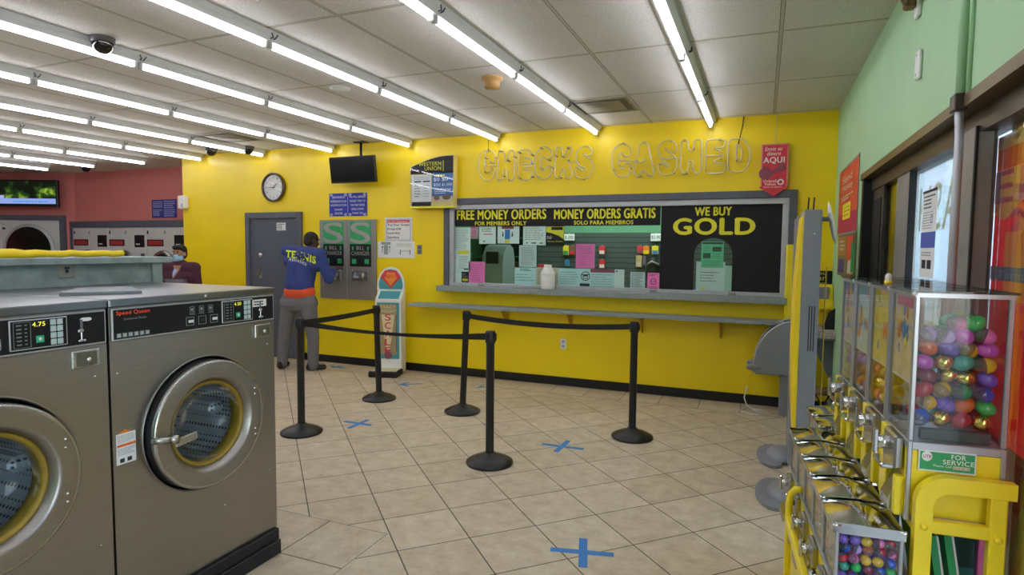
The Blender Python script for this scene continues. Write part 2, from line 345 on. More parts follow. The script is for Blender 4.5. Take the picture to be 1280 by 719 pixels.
# ================================================================== the room
XL, YR = -16.5, -4.0           # far left end and rear of the laundromat
XC = -8.27                     # left end of the yellow wall
YP = 7.552; XP = -12.26        # the pink dryer wall and where it turns
b = MB(); b.box((XL-1, YR-.2, -.12), (RX+.15, 9.3, 0), floorM); struct(b, 'floor')
b = MB(); b.box((XL-1, YR-.2, H), (RX+.15, 9.3, H+.1), ceilM); struct(b, 'ceiling')
WX0, WX1, WZ0, WZ1 = -3.60, .215, 1.125, 2.13
b = MB()
for lo, hi in (((XC, D, 0), (WX0, D+.11, H)), ((WX1, D, 0), (RX+.14, D+.11, H)), ((WX0, D, 0), (WX1, D+.11, WZ0)), ((WX0, D, WZ1), (WX1, D+.11, H))): b.box(lo, hi, 'yellow')
struct(b, 'wall_back')
b = MB(); b.box((XC, D+.11, 0), (XC+.11, YP, H), 'yellow'); struct(b, 'wall_return')
b = MB(); b.box((XP-.1, YP, 0), (XC+.11, YP+.1, H), 'pink'); struct(b, 'wall_pink')
PD = Vector((-.924, -.384, 0)); PN = Vector((.384, -.924, 0)); PC = Vector((XP, YP, 0))
LW = fr((.924, .384, 0), (0, 0, 1), (.384, -.924, 0), PC)     # u runs right to the corner
b = MB(); b.box((-4.6, 0, -.1), (0, H, 0), 'pink'); struct(b, 'wall_left', LW)
b = MB(); b.box((XL-.1, YR, 0), (XL, 6.2, H), 'pink'); struct(b, 'wall_far')
b = MB(); b.box((XL, YR-.1, 0), (RX+.14, YR, H), 'green'); struct(b, 'wall_rear')
YD = 4.955                     # where the storefront frame begins
b = MB(); b.box((RX, YD, 0), (RX+.14, D, H), 'green'); b.box((RX, YR, 2.142), (RX+.14, YD, H), 'green'); struct(b, 'wall_right')
b = MB()
b.box((RX-.012, YR, 2.100), (RX+.14, YD, 2.142), 'tan'); b.box((RX+.05, YR, 2.02), (RX+.14, YD, 2.10), 'bronze'); struct(b, 'trim_1')
GX = RX+.09
def yg(px, py=230): return onX(px, py, GX-.03).y
yk0, yk1, yA0, yA1, yB0, yB1, yB2 = YD-.02, yg(1106), yg(1121.5), yg(1137), yg(1205), yg(1226), yg(1230)
b = MB()
b.box((RX+.0, yk0-.06, 0), (RX+.13, YD, 2.10), 'blackm')
b.box((GX-.03, yk1, .08), (GX-.022, yk0-.06, 2.03), 'bronze'); b.box((GX-.035, yk1+.08, .3), (GX-.03, yk0-.14, 1.95), 'blackm')
b.box((GX-.034, yk1-.02, 0), (GX-.02, yk1, 2.03), 'blackm'); struct(b, 'door_1')
b = MB(); b.box((GX-.03, yA1, 0), (GX+.012, yA0, 2.04), 'mull'); b.box((GX-.032, yA1-.012, 0), (GX-.0, yA1, 2.04), 'blackm'); struct(b, 'trim_2')
b = MB(); b.box((GX-.05, yB1, 0), (GX+.012, yB0, 2.04), 'mull'); b.box((GX-.052, yB1-.004, 0), (GX-.044, yB1+.012, 2.04), 'blackm'); b.box((GX-.052, yB0-.012, 0), (GX-.044, yB0+.004, 2.04), 'blackm'); struct(b, 'trim_3')
b = MB(); b.box((GX, yk1-.03, .08), (GX+.008, yA0, 2.03), G_clear); struct(b, 'window_3')
b = MB(); b.box((GX, yA1-.02, .08), (GX+.008, yB0, 2.03), G_win); W1 = struct(b, 'window_1')
b = MB(); b.box((GX, YR, .08), (GX+.008, yB1, 2.03), G_clear); struct(b, 'window_2')
b = MB(); b.box((GX-.04, YR, 0), (GX+.05, yk1, .08), 'bronze'); struct(b, 'trim_4')
# reversed shop lettering on the outside of the pane
b = MB()
def mirr(st, px0, px1, pyt, pyb):
    a = onX(px0, pyt, GX+.01); c = onX(px1, pyb, GX+.01); return a, c
lt_ = fabric('pale window vinyl', 'fbf6d6', .6)
y1 = yA1-.06; y0 = yB0+.10
b.text('CASH', -(y1), 1.70, y1-y0+.16, .22, 0, lt_, bold=.03, flip=True)
b.text('4', -(y1-.55), 1.50, .14, .17, 0, lt_, bold=.03, flip=True)
b.text('GOLD', -(y1), 1.24, y1-y0+.16, .22, 0, lt_, bold=.03, flip=True)
o = one(b, 'window_lettering', 'pale reversed CASH 4 GOLD vinyl letters on the window pane seen from inside', 'lettering', fr((0, -1, 0), (0, 0, 1), (-1, 0, 0), (GX+.0085, 0, 0)))
# booth behind the counter window
b = MB(); b.box((-4.2, 8.9, 0), (RX+.14, 9.0, 2.7), 'boothgreen'); b.box((-4.2, D+.11, 0), (-4.1, 8.9, 2.7), 'boothgreen'); b.box((RX+.04, D+.11, 0), (RX+.14, 8.9, 2.7), 'boothgreen'); struct(b, 'wall_booth')
b = MB(); b.box((-4.2, D+.11, 2.62), (RX+.14, 9.0, 2.7), mat('booth ceiling', '9a9a94', .9)); struct(b, 'ceiling_booth')
L = bpy.data.lights.new('booth fill light', 'AREA'); L.energy = BOOTH; L.size = 2.4; L.size_y = .4; L.shape = 'RECTANGLE'; lo = bpy.data.objects.new('booth_fill_light', L); COL.objects.link(lo); lo.location = (-1.8, 7.8, 2.6); lo['kind'] = 'structure'  # unseen area light added to brighten the booth, no fitting behind it
# baseboard
b = MB(); b.box((XC, D-.012, 0), (RX, D, .1), 'black', .003); b.box((RX-.012, YD, 0), (RX, D-.012, .1), 'black', .003); struct(b, 'baseboard_back')
# outside
b = MB(); b.box((RX+.2, -8, -.14), (14, 80, -.02), 'conc'); struct(b, 'ground_outside')
b = MB(); b.box((9, -6, 0), (9.4, 80, 9), 'facade'); b.box((8.9, -6, 2.6), (9, 16, 2.9), 'kiosk'); struct(b, 'wall_street')
ya = onX(1106, 230, RX+.5).y
b = MB(); b.box((GX+.010, onX(1123, 250, GX+.01).y, .08), (GX+.016, onX(1103, 250, GX+.01).y, 2.03), 'yellow'); struct(b, 'yellow_reflection_panel')  # thin yellow panel added behind the glass, imitating the yellow wall's reflection
# doors and conduits on the yellow wall and green wall
DX0, DX1, DZ = onY(309.5, 300, D).x, onY(379, 300, D).x, 2.078
b = MB()
b.box((DX0, 0, 0), (DX0+.075, DZ, .05), 'trimgrey', .004); b.box((DX1-.075, 0, 0), (DX1, DZ, .05), 'trimgrey', .004); b.box((DX0+.075, DZ-.085, 0), (DX1-.075, DZ, .05), 'trimgrey', .004)
b.box((DX0+.075, .01, 0), (DX1-.075, DZ-.085, .018), mat('slate door paint', '565b66', .5)); dr = struct(b, 'door_2', BW(0, 0))
b = MB(); a = onY(323.5, 340, D-.05); c = onY(324, 319, D-.05)
b.box((a.x-.03, a.z-.09, .018), (a.x+.03, a.z+.03, .026), 'steeldark', .004); b.tube([(a.x, a.z, .02), (a.x, a.z, .07)], .014, 'chromer'); b.tube([(a.x, a.z, .07), (a.x+.05, a.z+.03, .075), (a.x+.02, a.z-.06, .08)], .012, 'chromer'); hd = b.build('door_handle', dr)
b = MB(); b.lathe([(0, .045), (.028, .045), (.034, .018)], 'chrome', 20, M=T_(c.x, c.z, 0)); b.build('deadbolt', dr)
x0, z0, x1, z1 = bwr(345.8, 278.6, 357, 288, D-.02)
b = MB(); b.box((x0, z0, .018), (x1, z1, .022), 'white'); b.lines(x0+.01, z0+.01, x1-.01, z1-.01, 4, .0222, 'ink', 3); one(b, 'door_sign', 'small white notice plate high on the slate grey door', 'sign', BW(0, 0))
# conduit, cover plate, cord on the green wall
yc = onX(1202, 60, RX-.02).y
b = MB(); b.tube([(RX-.016, yc, H), (RX-.016, yc, 2.142)], .016, 'green', 12); b.tube([(RX-.005, yc-.05, H), (RX-.005, yc-.05, 2.142)], .009, 'green', 10); one(b, 'wall_conduit', 'green painted conduit running down the green wall from the ceiling to the window header', 'pipe')
yc2 = onX(1193, 250, RX-.02).y
b = MB(); b.tube([(RX-.016, yc, 2.16), (RX-.016, yc, 2.08), (RX-.016, yc2, 2.0), (RX-.016, yc2, .1)], .014, 'lgrey', 12); b.box((RX-.04, yc-.03, 2.09), (RX, yc+.03, 2.15), 'bronze', .004); one(b, 'grey_conduit', 'bare grey metal pipe standing in front of the window mullion', 'pipe')
a = onX(1153, 62, RX); c = onX(1149.5, 100, RX)
b = MB(); b.box((-.035, c.z-a.z, 0), (.035, 0, .018), 'white', .006); b.lathe([(0, .021), (.006, .021), (.007, .018)], 'lgrey', 10, M=T_(0, -.02, 0)); b.lathe([(0, .021), (.006, .021), (.007, .018)], 'lgrey', 10, M=T_(0, c.z-a.z+.02, 0)); one(b, 'cover_plate', 'narrow white blank cover plate on the green wall above the window header', 'plate', RW((a.y+c.y)/2, a.z))
a = onX(1151, 8, RX)
b = MB(); b.box((-.03, -.05, 0), (.03, .14, .02), 'white', .005); b.box((-.02, -.01, .02), (.02, .05, .07), 'brown', .01)
b.tube([(0, .02, .06), (.1, .01, .09), (.2, .04, .06), (.28, .12, .05), (.3, .25, .03)], .012, 'brown', 8); one(b, 'plugged_cord', 'brown cord plugged into a white outlet high on the green wall', 'cord', RW(a.y, a.z))
# ================================================================== ceiling lights
def strip(i, k):
    x = -.545-1.21*i; y1 = 6.63-1.2*k
    rn = 'row nearest the green wall' if i == 0 else ORD[i]+' row from the green wall'
    seg = 'at the far wall' if k == 0 else ORD[k]+' light from the far wall'
    t = thing('strip_light', 'white fluorescent strip, '+rn+', '+seg, 'ceiling light', T_(x, y1-.6, H), 'fluorescent strip lights on the ceiling')
    if 'p' not in _SL:
        b = MB(); b.prism([(-.055, 0), (.055, 0), (.055, -.035), (.03, -.062), (-.03, -.062), (-.055, -.035)], -.598, .598, 'fixture', M=RXm(math.pi/2)); _SL['p'] = [('housing', b)]
        b = MB(); b.tube([(0, -.562, -.085), (0, .562, -.085)], .0135, 'tube', 10); _SL['p'].append(('tube', b))
        for s_ in (-1, 1):
            b = MB(); b.box((-.018, s_*.568, -.102), (.018, s_*.59, -.055), 'fixture', .004); b.tube([(.03, s_*.585, -.05), (.06, s_*.59, -.045), (.065, s_*.575, -.02)], .004, 'ink', 6); _SL['p'].append(('lamp_holder', b))
        _SL['o'] = [bb.build(n, t) for n, bb in _SL['p']]
    else:
        for o in _SL['o']:
            c = o.copy(); COL.objects.link(c); c.parent = t
_SL = {}
SEG = [8, 8, 8, 8, 8, 6, 5, 4, 4, 3]
for i, n in enumerate(SEG):
    for k in range(n): strip(i, k)
# ceiling fittings
def vent(x0, y0, x1, y1, label):
    t = thing('ceiling_vent', label, 'vent', T_((x0+x1)/2, (y0+y1)/2, H)); hx, hy = (x1-x0)/2, (y1-y0)/2
    g = mat('dusty vent metal', '8f8b78', .6)
    b = MB()
    for lo, hi in (((-hx, -hy), (hx, -hy+.03)), ((-hx, hy-.03), (hx, hy)), ((-hx, -hy+.03), (-hx+.03, hy-.03)), ((hx-.03, -hy+.03), (hx, hy-.03))): b.box((lo[0], lo[1], -.01), (hi[0], hi[1], 0), g)
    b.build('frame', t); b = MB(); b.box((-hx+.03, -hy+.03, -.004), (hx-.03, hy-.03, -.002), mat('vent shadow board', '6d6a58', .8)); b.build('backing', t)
    for k in range(1, 4):
        b = MB(); q = k/4*.9; b.box((-hx*q, -hy*q, -.012-.006*(3-k)), (hx*q, hy*q, -.010-.006*(3-k)), g); b.build('louvre', t)
vent(-1.76, 5.43, -1.16, 5.99, 'square dusty ceiling vent between two light rows above the counter window')
vent(-6.55, 5.43, -5.95, 5.99, 'dusty ceiling vent near the wall clock')
a = onZ(615, 97, H)
b = MB(); b.lathe([(.085, 0), (.085, -.02), (.07, -.026), (.062, -.05), (.06, -.085), (0, -.09)], 'smoke', 28); one(b, 'smoke_detector', 'yellowed round smoke detector on the ceiling before the sign of glass letters', 'smoke detector', T_(a.x, a.y, H))
a = onZ(425, 110, H)
b = MB(); b.lathe([(.085, 0), (.085, -.008), (.06, -.014), (.05, -.02), (0, -.022)], 'fixture', 28); one(b, 'ceiling_speaker', 'low round white fitting on the ceiling between two light rows', 'ceiling fitting', T_(a.x, a.y, H))
for (px, py), lb, r in (((128, 47), 'dark dome camera on the ceiling at the upper left, nearest to the viewer', .07), ((264, 185), 'dark dome camera on the ceiling left of the last light before the clock', .075), ((310, 183), 'dark dome camera beside the tube end above the clock', .075), ((107.5, 207), 'dark dome camera on the ceiling in front of the pink wall', .075)):
    a = onZ(px, py, H); t = thing('dome_camera', lb, 'security camera', T_(a.x, a.y, H), 'dome cameras on the ceiling')
    b = MB(); b.lathe([(r*1.05, 0), (r*1.05, -r*.45), (r*.95, -r*.55)], mat('camera housing', '4a4746', .4), 24); b.disc(r*1.05, -.0005, 'blackm', 24); b.build('base', t)
    b = MB(); b.ell((0, 0, -r*.5), (r*.93, r*.93, r*1.0), 'dglass', 24, 8, half=-1); b.build('dome', t)
# ================================================================== counter window
FX0, FX1, FZ0, FZ1 = -3.692, .297, 1.118, 2.205
b = MB()
for lo, hi in (((FX0, FZ1-.075), (FX1, FZ1)), ((FX0, FZ0), (FX0+.07, FZ1-.075)), ((FX1-.07, FZ0), (FX1, FZ1-.075))): b.box((lo[0], lo[1], 0), (hi[0], hi[1], .035), 'trimgrey', .004)
fr_ = struct(b, 'trim_6', BW(0, 0))
b = MB()
for lo, hi in (((FX0+.07, FZ1-.135), (FX1-.07, FZ1-.075)), ((FX0+.07, FZ0), (FX0+.13, FZ1-.135)), ((FX1-.13, FZ0), (FX1-.07, FZ1-.135)), ((FX0+.13, FZ0+.01), (FX1-.13, FZ0+.05))): b.box((lo[0], lo[1], -.09), (hi[0], hi[1], .015), 'lgrey', .004)
struct(b, 'trim_7', BW(0, 0))
IX0, IX1, IZ0, IZ1 = FX0+.13, FX1-.13, FZ0+.05, FZ1-.135
GY = D+.03
seam = onY(825.5, 300, GY).x
b = MB(); b.box((IX0, GY-.004, IZ0), (seam-.002, GY+.004, IZ1), G_booth); b.box((seam+.002, GY-.004, IZ0), (IX1, GY+.004, IZ1), G_booth); struct(b, 'window_4')
FY = GY-.005            # face of the glass, room side
PYb = GY+.007           # papers taped to the inside
def BWf(): return BW(0, 0, FY)
# black banner over the teller glass
bz0 = onY(700, 282.5, FY).z
b = MB(); b.rect(IX0, bz0, seam-.004, IZ1, 0, 'signblack', .0012)
def wtext(b, st, px0, px1, pyt, pyb, m, bold=.02, shear=0., Y=FY, z=.0014):
    a = onY(px0, (pyt+pyb)/2, Y); c = onY(px1, (pyt+pyb)/2, Y); pm = (px0+px1)/2; h = onY(pm, pyt, Y).z-onY(pm, pyb, Y).z
    b.text(st, a.x, onY(pm, pyb, Y).z, c.x-a.x, h, z, m, bold, shear)
wtext(b, 'FREE MONEY ORDERS', 571.5, 682.5, 262.3, 274.2, 'yprint', .07); wtext(b, 'FOR MEMBERS ONLY', 594, 658, 276.8, 281.6, 'yprint', .06)
wtext(b, 'MONEY ORDERS GRATIS', 693, 819, 261, 273.2, 'yprint', .07); wtext(b, 'SOLO PARA MIEMBROS', 717.5, 791.5, 275.7, 280.6, 'yprint', .06)
one(b, 'window_banner', 'long black banner with yellow FREE MONEY ORDERS lettering across the top of the glass', 'sign', BWf())
# black WE BUY GOLD panel with a round-topped opening
hx0, hx1 = onY(866.5, 355, FY).x, onY(914.5, 355, FY).x; hc = (hx0+hx1)/2; hr = (hx1-hx0)/2; hzt = onY(890, 297.5, FY).z
b = MB(); x0, x1, z0, z1 = seam+.004, IX1, IZ0, IZ1
N = 24; arc = [(hc+hr*math.cos(math.pi*k/N), hzt-hr*.95+hr*.95*math.sin(math.pi*k/N)) for k in range(N+1)]   # right to left
b.prism([(x0, z0), (x0, z1), (hc, z1), (hc, hzt)]+[p for p in arc if p[0] < hc-1e-4]+[(hx0, z0)], 0, .0012, 'signblack')
b.prism([(x1, z0), (hx1, z0)]+[p for p in arc if p[0] > hc+1e-4]+[(hc, hzt), (hc, z1), (x1, z1)], 0, .0012, 'signblack')
wtext(b, 'WE BUY', 869, 914.5, 259, 269.5, 'yprint', .08); wtext(b, 'GOLD', 842.5, 943, 273, 293, 'yprint', .11)
one(b, 'gold_sign', 'large black WE BUY GOLD panel on the right half of the counter glass', 'sign', BWf())
# sheets taped to the glass, facing the room
def sheet(px0, py0, px1, py1, m, name, label, cat, art=None, Y=PYb, group=None, t=.0012):
    x0, z0, x1, z1 = bwr(px0, py0, px1, py1, Y); b = MB(); W, Hh = x1-x0, z1-z0
    b.box((0, 0, -t), (W, Hh, 0), m)
    if art: art(b, W, Hh)
    return one(b, name, label, cat, BW(x0, z0, Y), group)
def greek(n, seed, m='inkl', l=.08, top=.06, fill=.4):
    return lambda b, W, Hh: b.lines(W*l, Hh*top, W*(1-l), Hh*(1-top), n, .0003, m, seed, fill)
def a_tall(b, W, Hh):
    b.lines(W*.1, Hh*.5, W*.9, Hh*.97, 16, .0003, 'inkl', 1, .3); b.rect(W*.25, Hh*.4, W*.9, Hh*.48, .0003, 'yprint', .0004); b.lines(W*.32, Hh*.05, W*.9, Hh*.36, 9, .0003, 'inkl', 2, .3)
    b.add([(W*.08+.012*math.cos(k*.5236), Hh*.31+.012*math.sin(k*.5236), .0006) for k in range(12)], [tuple(range(12))], 'red'); b.rect(W*.62, Hh*.04, W*.88, Hh*.07, .0003, 'ink', .0004)
sheet(567.4, 284.6, 587.8, 339.6, 'aqua', 'fee_sheet', 'tall pale sheet with a yellow highlighted line at the left end of the glass', 'notice', a_tall)
def circ(b, cx, cy, r, m, z=.0006, w=.25, n=24):
    vs = [(cx+r*math.cos(2*math.pi*k/n), cy+r*math.sin(2*math.pi*k/n), z) for k in range(n)]+[(cx+r*(1-w)*math.cos(2*math.pi*k/n), cy+r*(1-w)*math.sin(2*math.pi*k/n), z) for k in range(n)]
    b.add(vs, [(k, (k+1) % n, n+(k+1) % n, n+k) for k in range(n)], m)
def a_nos(b, W, Hh):
    b.lines(W*.1, Hh*.8, W*.9, Hh*.95, 2, .0003, 'maroon', 3); circ(b, W/2, Hh*.48, W*.28, 'maroon'); b.rect(W*.35, Hh*.46, W*.65, Hh*.5, .0004, 'maroon', .0004); b.lines(W*.1, Hh*.05, W*.9, Hh*.2, 2, .0003, 'maroon', 4)
sheet(588.3, 282.6, 597.3, 298, mat('faded pink card', 'd59ab4', .7), 'pink_card', 'small faded pink card with a ring symbol beside the tall pale sheet', 'notice', a_nos)
sheet(599, 282.8, 619.6, 305, 'aqua', 'notice_sheet', 'small pale notice with one red line, left of the distancing notice', 'notice', lambda b, W, Hh: (b.lines(W*.15, Hh*.65, W*.85, Hh*.9, 2, .0003, 'inkl', 5), b.rect(W*.25, Hh*.52, W*.8, Hh*.57, .0003, 'red', .0004), b.rect(W*.27, Hh*.1, W*.34, Hh*.19, .0003, 'ink', .0004)))
def a_dist(b, W, Hh):
    b.rect(W*.2, Hh*.84, W*.74, Hh, .0003, 'maroon', .0004); b.rect(W*.34, Hh*.25, W*.58, Hh*.8, .0003, 'sky', .0004); b.rect(W*.34, Hh*.04, W*.58, Hh*.2, .0003, 'yprint', .0004)
    for cx in (.25, .68):
        b.rect(W*(cx-.03), Hh*.4, W*(cx+.03), Hh*.58, .0003, 'ink', .0004); circ(b, W*cx, Hh*.64, W*.028, 'ink', w=.99, n=10)
sheet(622, 282.8, 649, 304.6, 'aqua', 'distancing_notice', 'social distancing notice with two figures either side of a blue column', 'notice', a_dist)
sheet(654, 282.8, 682, 306.6, 'aqua', 'rules_sheet', 'wide pale typed notice taped just right of the distancing notice', 'notice', lambda b, W, Hh: (b.lines(W*.08, Hh*.25, W*.92, Hh*.92, 7, .0003, 'inkl', 6, .3), b.rect(W*.14, Hh*.08, W*.2, Hh*.15, .0003, 'ink', .0004), b.rect(W*.38, Hh*.08, W*.58, Hh*.14, .0003, 'ink', .0004), b.rect(W*.74, Hh*.08, W*.88, Hh*.13, .0003, 'ink', .0004)))
sheet(649, 306.6, 670.5, 334, mat('grey aqua paper', 'c2dad8', .8), 'typed_sheet', 'greyish typed sheet hanging below the wide typed notice', 'notice', greek(12, 7, 'inkl', .12, .08, .35))
sheet(586, 327, 606, 354, 'pinkp', 'pink_flyer', 'hot pink flyer at the lower left of the glass', 'flyer', greek(8, 8, 'maroon', .14, .1, .18))
def a_bk(b, W, Hh): b.lines(W*.1, Hh*.4, W*.9, Hh*.9, 4, .0003, 'inkl', 9); b.rect(W*.15, Hh*.12, W*.9, Hh*.35, .0003, 'yprint', .0004)
sheet(576.6, 339.8, 585.8, 353.2, 'signblack', 'black_card', 'little black card with yellow print in the lower left corner of the glass', 'card', a_bk, Y=PYb+.004)
sheet(567, 339.4, 576.8, 353.6, 'aqua', 'blank_sheet', 'blank pale sheet left of the little black card', 'notice')
sheet(643.5, 334.3, 670, 355.8, mat('aqua paper', 'bee9ea', .75), 'typed_notice', 'aqua typed notice left of the white jug along the sill', 'notice', lambda b, W, Hh: (b.lines(W*.25, Hh*.78, W*.8, Hh*.95, 2, .0003, 'ink', 10), b.lines(W*.06, Hh*.15, W*.94, Hh*.66, 3, .0003, 'inkl', 11, .25)))
sheet(670, 334.2, 697.6, 358, 'beige', 'beige_sheet', 'beige sheet on the glass right behind the white jug', 'notice', greek(9, 12, 'inkl'))
def a_mo(b, W, Hh):
    b.prism([(W*.02, Hh*.98), (W*.98, Hh*.98), (W*.98, Hh*.35), (W*.7, Hh*.52), (W*.35, Hh*.64), (W*.02, Hh*.7)], .0001, .0005, 'yprint')
    b.rect(W*.3, Hh*.8, W*.92, Hh*.94, .0006, 'signblack', .0004); b.ctext('Money Orders', W*.52, Hh*.18, W*.85, Hh*.1, .0006, 'yprint'); b.text('50', W*.06, Hh*.36, W*.25, Hh*.14, .0006, 'white')
sheet(682.5, 282.6, 705, 308, 'signblack', 'money_order_poster', 'black and yellow Money Orders poster near the middle of the glass', 'poster', a_mo)
def a_mask(b, W, Hh):
    b.lines(W*.04, Hh*.1, W*.62, Hh*.85, 6, .0003, 'inkl', 13, .25); circ(b, W*.85, Hh*.6, W*.14, 'ink', w=.16); b.rect(W*.78, Hh*.46, W*.92, Hh*.66, .0004, 'ink', .0004); b.rect(W*.74, Hh*.66, W*.96, Hh*.7, .0004, 'ink', .0004); b.rect(W*.68, Hh*.04, W*.98, Hh*.2, .0004, 'ink', .0004); b.rect(W*.8, Hh*.5, W*.9, Hh*.58, .0009, 'aqua', .0004)
sheet(698, 335.3, 737.7, 359.2, mat('aqua paper', 'bee9ea', .75), 'mask_notice', 'aqua notice with a round face mask symbol on the glass', 'notice', a_mask)
def a_mh(b, W, Hh): b.rect(0, Hh*.82, W, Hh, .0003, 'maroon', .0004); b.rect(0, 0, W, Hh*.04, .0003, 'maroon', .0004); b.lines(W*.05, Hh*.12, W*.95, Hh*.76, 5, .0003, 'inkl', 14, .25)
sheet(738.2, 336.5, 768, 359.8, mat('aqua paper', 'bee9ea', .75), 'maroon_header_notice', 'aqua notice with a maroon header bar, right of the mask notice', 'notice', a_mh)
sheet(768.4, 336.8, 780, 361, 'aqua', 'narrow_sheet', 'narrow pale sheet right of the maroon header notice', 'notice', lambda b, W, Hh: b.rect(W*.15, Hh*.86, W*.3, Hh*.94, .0003, 'ink', .0004))
sheet(788, 340, 806, 361.2, mat('grey aqua paper', 'c2dad8', .8), 'grey_sheet', 'greyish sheet standing alone behind the glass left of the pink smoking sign', 'notice', greek(8, 15), Y=PYb+.06)
sheet(809.5, 341, 823.8, 362.6, 'pinkp', 'pink_sign', 'small pink no smoking sign at the seam beside the black panel', 'sign', a_nos, Y=FY-.012)
sheet(720, 305, 743.2, 335.6, 'pinkp', 'pink_poster', 'large hot pink flyer in the middle of the glass', 'flyer', greek(10, 16, 'maroon', .16, .08, .15))
def a_gr(b, W, Hh):
    b.rect(W*.04, Hh*.9, W*.96, Hh*.98, .0003, 'darkgreen', .0004); b.rect(W*.5, Hh*.62, W*.9, Hh*.8, .0003, 'darkgreen', .0004); b.rect(W*.08, Hh*.36, W*.42, Hh*.56, .0003, 'darkgreen', .0004); b.lines(W*.1, Hh*.62, W*.42, Hh*.82, 4, .0003, 'ink', 17, .2); b.lines(W*.52, Hh*.36, W*.9, Hh*.56, 4, .0003, 'ink', 18, .2); b.lines(W*.1, Hh*.06, W*.9, Hh*.28, 4, .0003, 'ink', 19, .2)
sheet(877, 302, 904, 335, mat('mint flyer', '6fd0a0', .7), 'green_flyer', 'mint green printed flyer in the round-topped opening of the black panel', 'flyer', a_gr)
sheet(870.5, 327, 905.5, 364, mat('aqua white paper', 'cfe6e4', .8), 'letter_sheet', 'typed white letter under the mint green flyer', 'notice', lambda b, W, Hh: (b.lines(W*.14, Hh*.28, W*.85, Hh*.68, 4, .0003, 'ink', 20, .18), b.rect(W*.2, Hh*.02, W*.32, Hh*.09, .0003, 'yprint', .0004)), Y=PYb+.004)
sheet(903, 332, 914, 365, mat('pale mint paper', 'b4dcc8', .8), 'mint_sheet', 'pale mint sheet half behind the typed letter', 'notice', Y=PYb+.012)
# things in the booth
SY = 8.45; zt = onY(760, 291, SY).z
b = MB(); b.box((onY(672, 320, SY).x, SY, .6), (onY(960, 320, SY).x, SY+.03, zt), stripes_mat('grey green slatwall', '465955', '22302d', .072, .16, 2, zt)); one(b, 'slatwall_panel', 'grey green slatted display wall behind the counter glass', 'wall panel')
def hang(px0, py0, px1, py1, m, label, m2=None, name='hanging_packet', cat='packet', txt=None):
    x0, z0, x1, z1 = bwr(px0, py0, px1, py1, SY-.03); b = MB(); W, Hh = x1-x0, z1-z0
    b.box((-W/2, -Hh, -.012), (W/2, 0, .012), m, .006)
    if m2: b.rect(-W*.4, -Hh*.95, W*.4, -Hh*.55, .0122, m2)
    if txt: b.ctext(txt, 0, -Hh*.72, W*.8, Hh*.45, .0125, 'ink')
    b.tube([(0, 0, 0), (0, .012, 0), (0, .012, -.028)], .003, 'lgrey', 6)
    one(b, name, label, cat, BW((x0+x1)/2, z1, SY-.03), 'goods hanging in the booth')
hang(705, 292.5, 718, 301, 'aqua', 'pale 5.00 price tag on the slatted wall', None, 'price_tag', 'price tag', '5.00'); hang(813.5, 292, 826.5, 301.8, 'aqua', 'pale $2.00 price tag on the slatted wall', None, 'price_tag', 'price tag', '$2.00')
hang(749, 307.5, 756.2, 318, 'red', 'upper of two red and white packets hanging on the slatted wall', 'white'); hang(749, 324.5, 756, 335.5, 'red', 'lower of two red and white packets hanging on the slatted wall', 'white')
hang(796.5, 307.5, 803.5, 317, 'red', 'red packet hanging left of the orange packet on the slatted wall', 'maroon'); hang(804, 307.5, 811.5, 318, 'orange', 'orange packet hanging above the pale booklet', 'yprint'); hang(815, 307.5, 823, 318, 'yprint', 'yellow packet hanging above the black bag', 'sky')
hang(795, 319.5, 802.3, 334, mat('straw card', 'bdb07a', .7), 'straw coloured booklet hanging under the orange packet', 'beige'); hang(803.5, 320, 807.5, 332, 'greyj', 'narrow grey packet beside the straw booklet')
hang(704, 307, 711, 319, 'yprint', 'yellow green packet hanging left of the large pink flyer', 'gink'); hang(712, 307, 719, 319, 'brown', 'brown packet hanging beside the large pink flyer', 'red'); hang(706, 325, 712, 333, 'sky', 'small blue packet hanging behind the aqua mask notice', 'teal')
x0, z0, x1, z1 = bwr(807, 321, 825.5, 356, 8.3)
b = MB(); b.ell(((x0+x1)/2, 8.3, (z0+z1)/2), ((x1-x0)/2, .09, (z1-z0)/2), 'blackm', 16, 10); b.tube([((x0*.8+x1*.2), 8.22, z1-.1), ((x0+x1)/2, 8.2, z1-.06), (x1-.01, 8.22, z1-.1)], .012, 'lgrey', 6); one(b, 'black_bag', 'black bag hanging behind the glass next to the black panel', 'bag')
# portable cooler
x0, z0, x1, z1 = bwr(611, 305.5, 636, 357, 7.6); W = x1-x0; cm = mat('grey green cooler plastic', '7f9a94', .45)
t = thing('portable_cooler', 'grey green portable air cooler with rounded top standing behind the left of the glass', 'air cooler', T_((x0+x1)/2, 7.6, 0))
prof = [(-.22, .0), (.22, .0), (.22, z1-.3), (.19, z1-.14), (.1, z1-.03), (-.02, z1), (-.15, z1-.05), (-.2, z1-.2)]
b = MB(); b.prism([(p[0], p[1]) for p in prof], -W/2, W/2, cm, M=fr((0, -1, 0), (0, 0, 1), (-1, 0, 0), (0, 0, 0))); b.build('body', t)
b = MB(); b.box((-W*.3, -.235, z1-.26), (W*.3, -.2, z1-.1), 'blackm', .01); b.build('vent_grille', t)
b = MB(); b.box((-W*.52, -.1, .05), (-W*.5, .15, z1-.3), 'darkgreen', .01); b.build('side_panel', t)
cbx = onY(672, 320, SY).x-.05; b = MB(); b.box((-4.05, 8.1, 0), (cbx, 8.7, 1.0), 'signblack', .02); b.box((-4.05, 8.5, 1.0), (cbx, 8.7, 2.0), 'signblack', .01)
for k in range(3): b.box((-4.05, 8.15, 1.18+.28*k), (cbx, 8.5, 1.2+.28*k), 'darkgreen')
one(b, 'shelf_cabinet', 'dark shelf cabinet in the booth behind the portable cooler', 'cabinet')
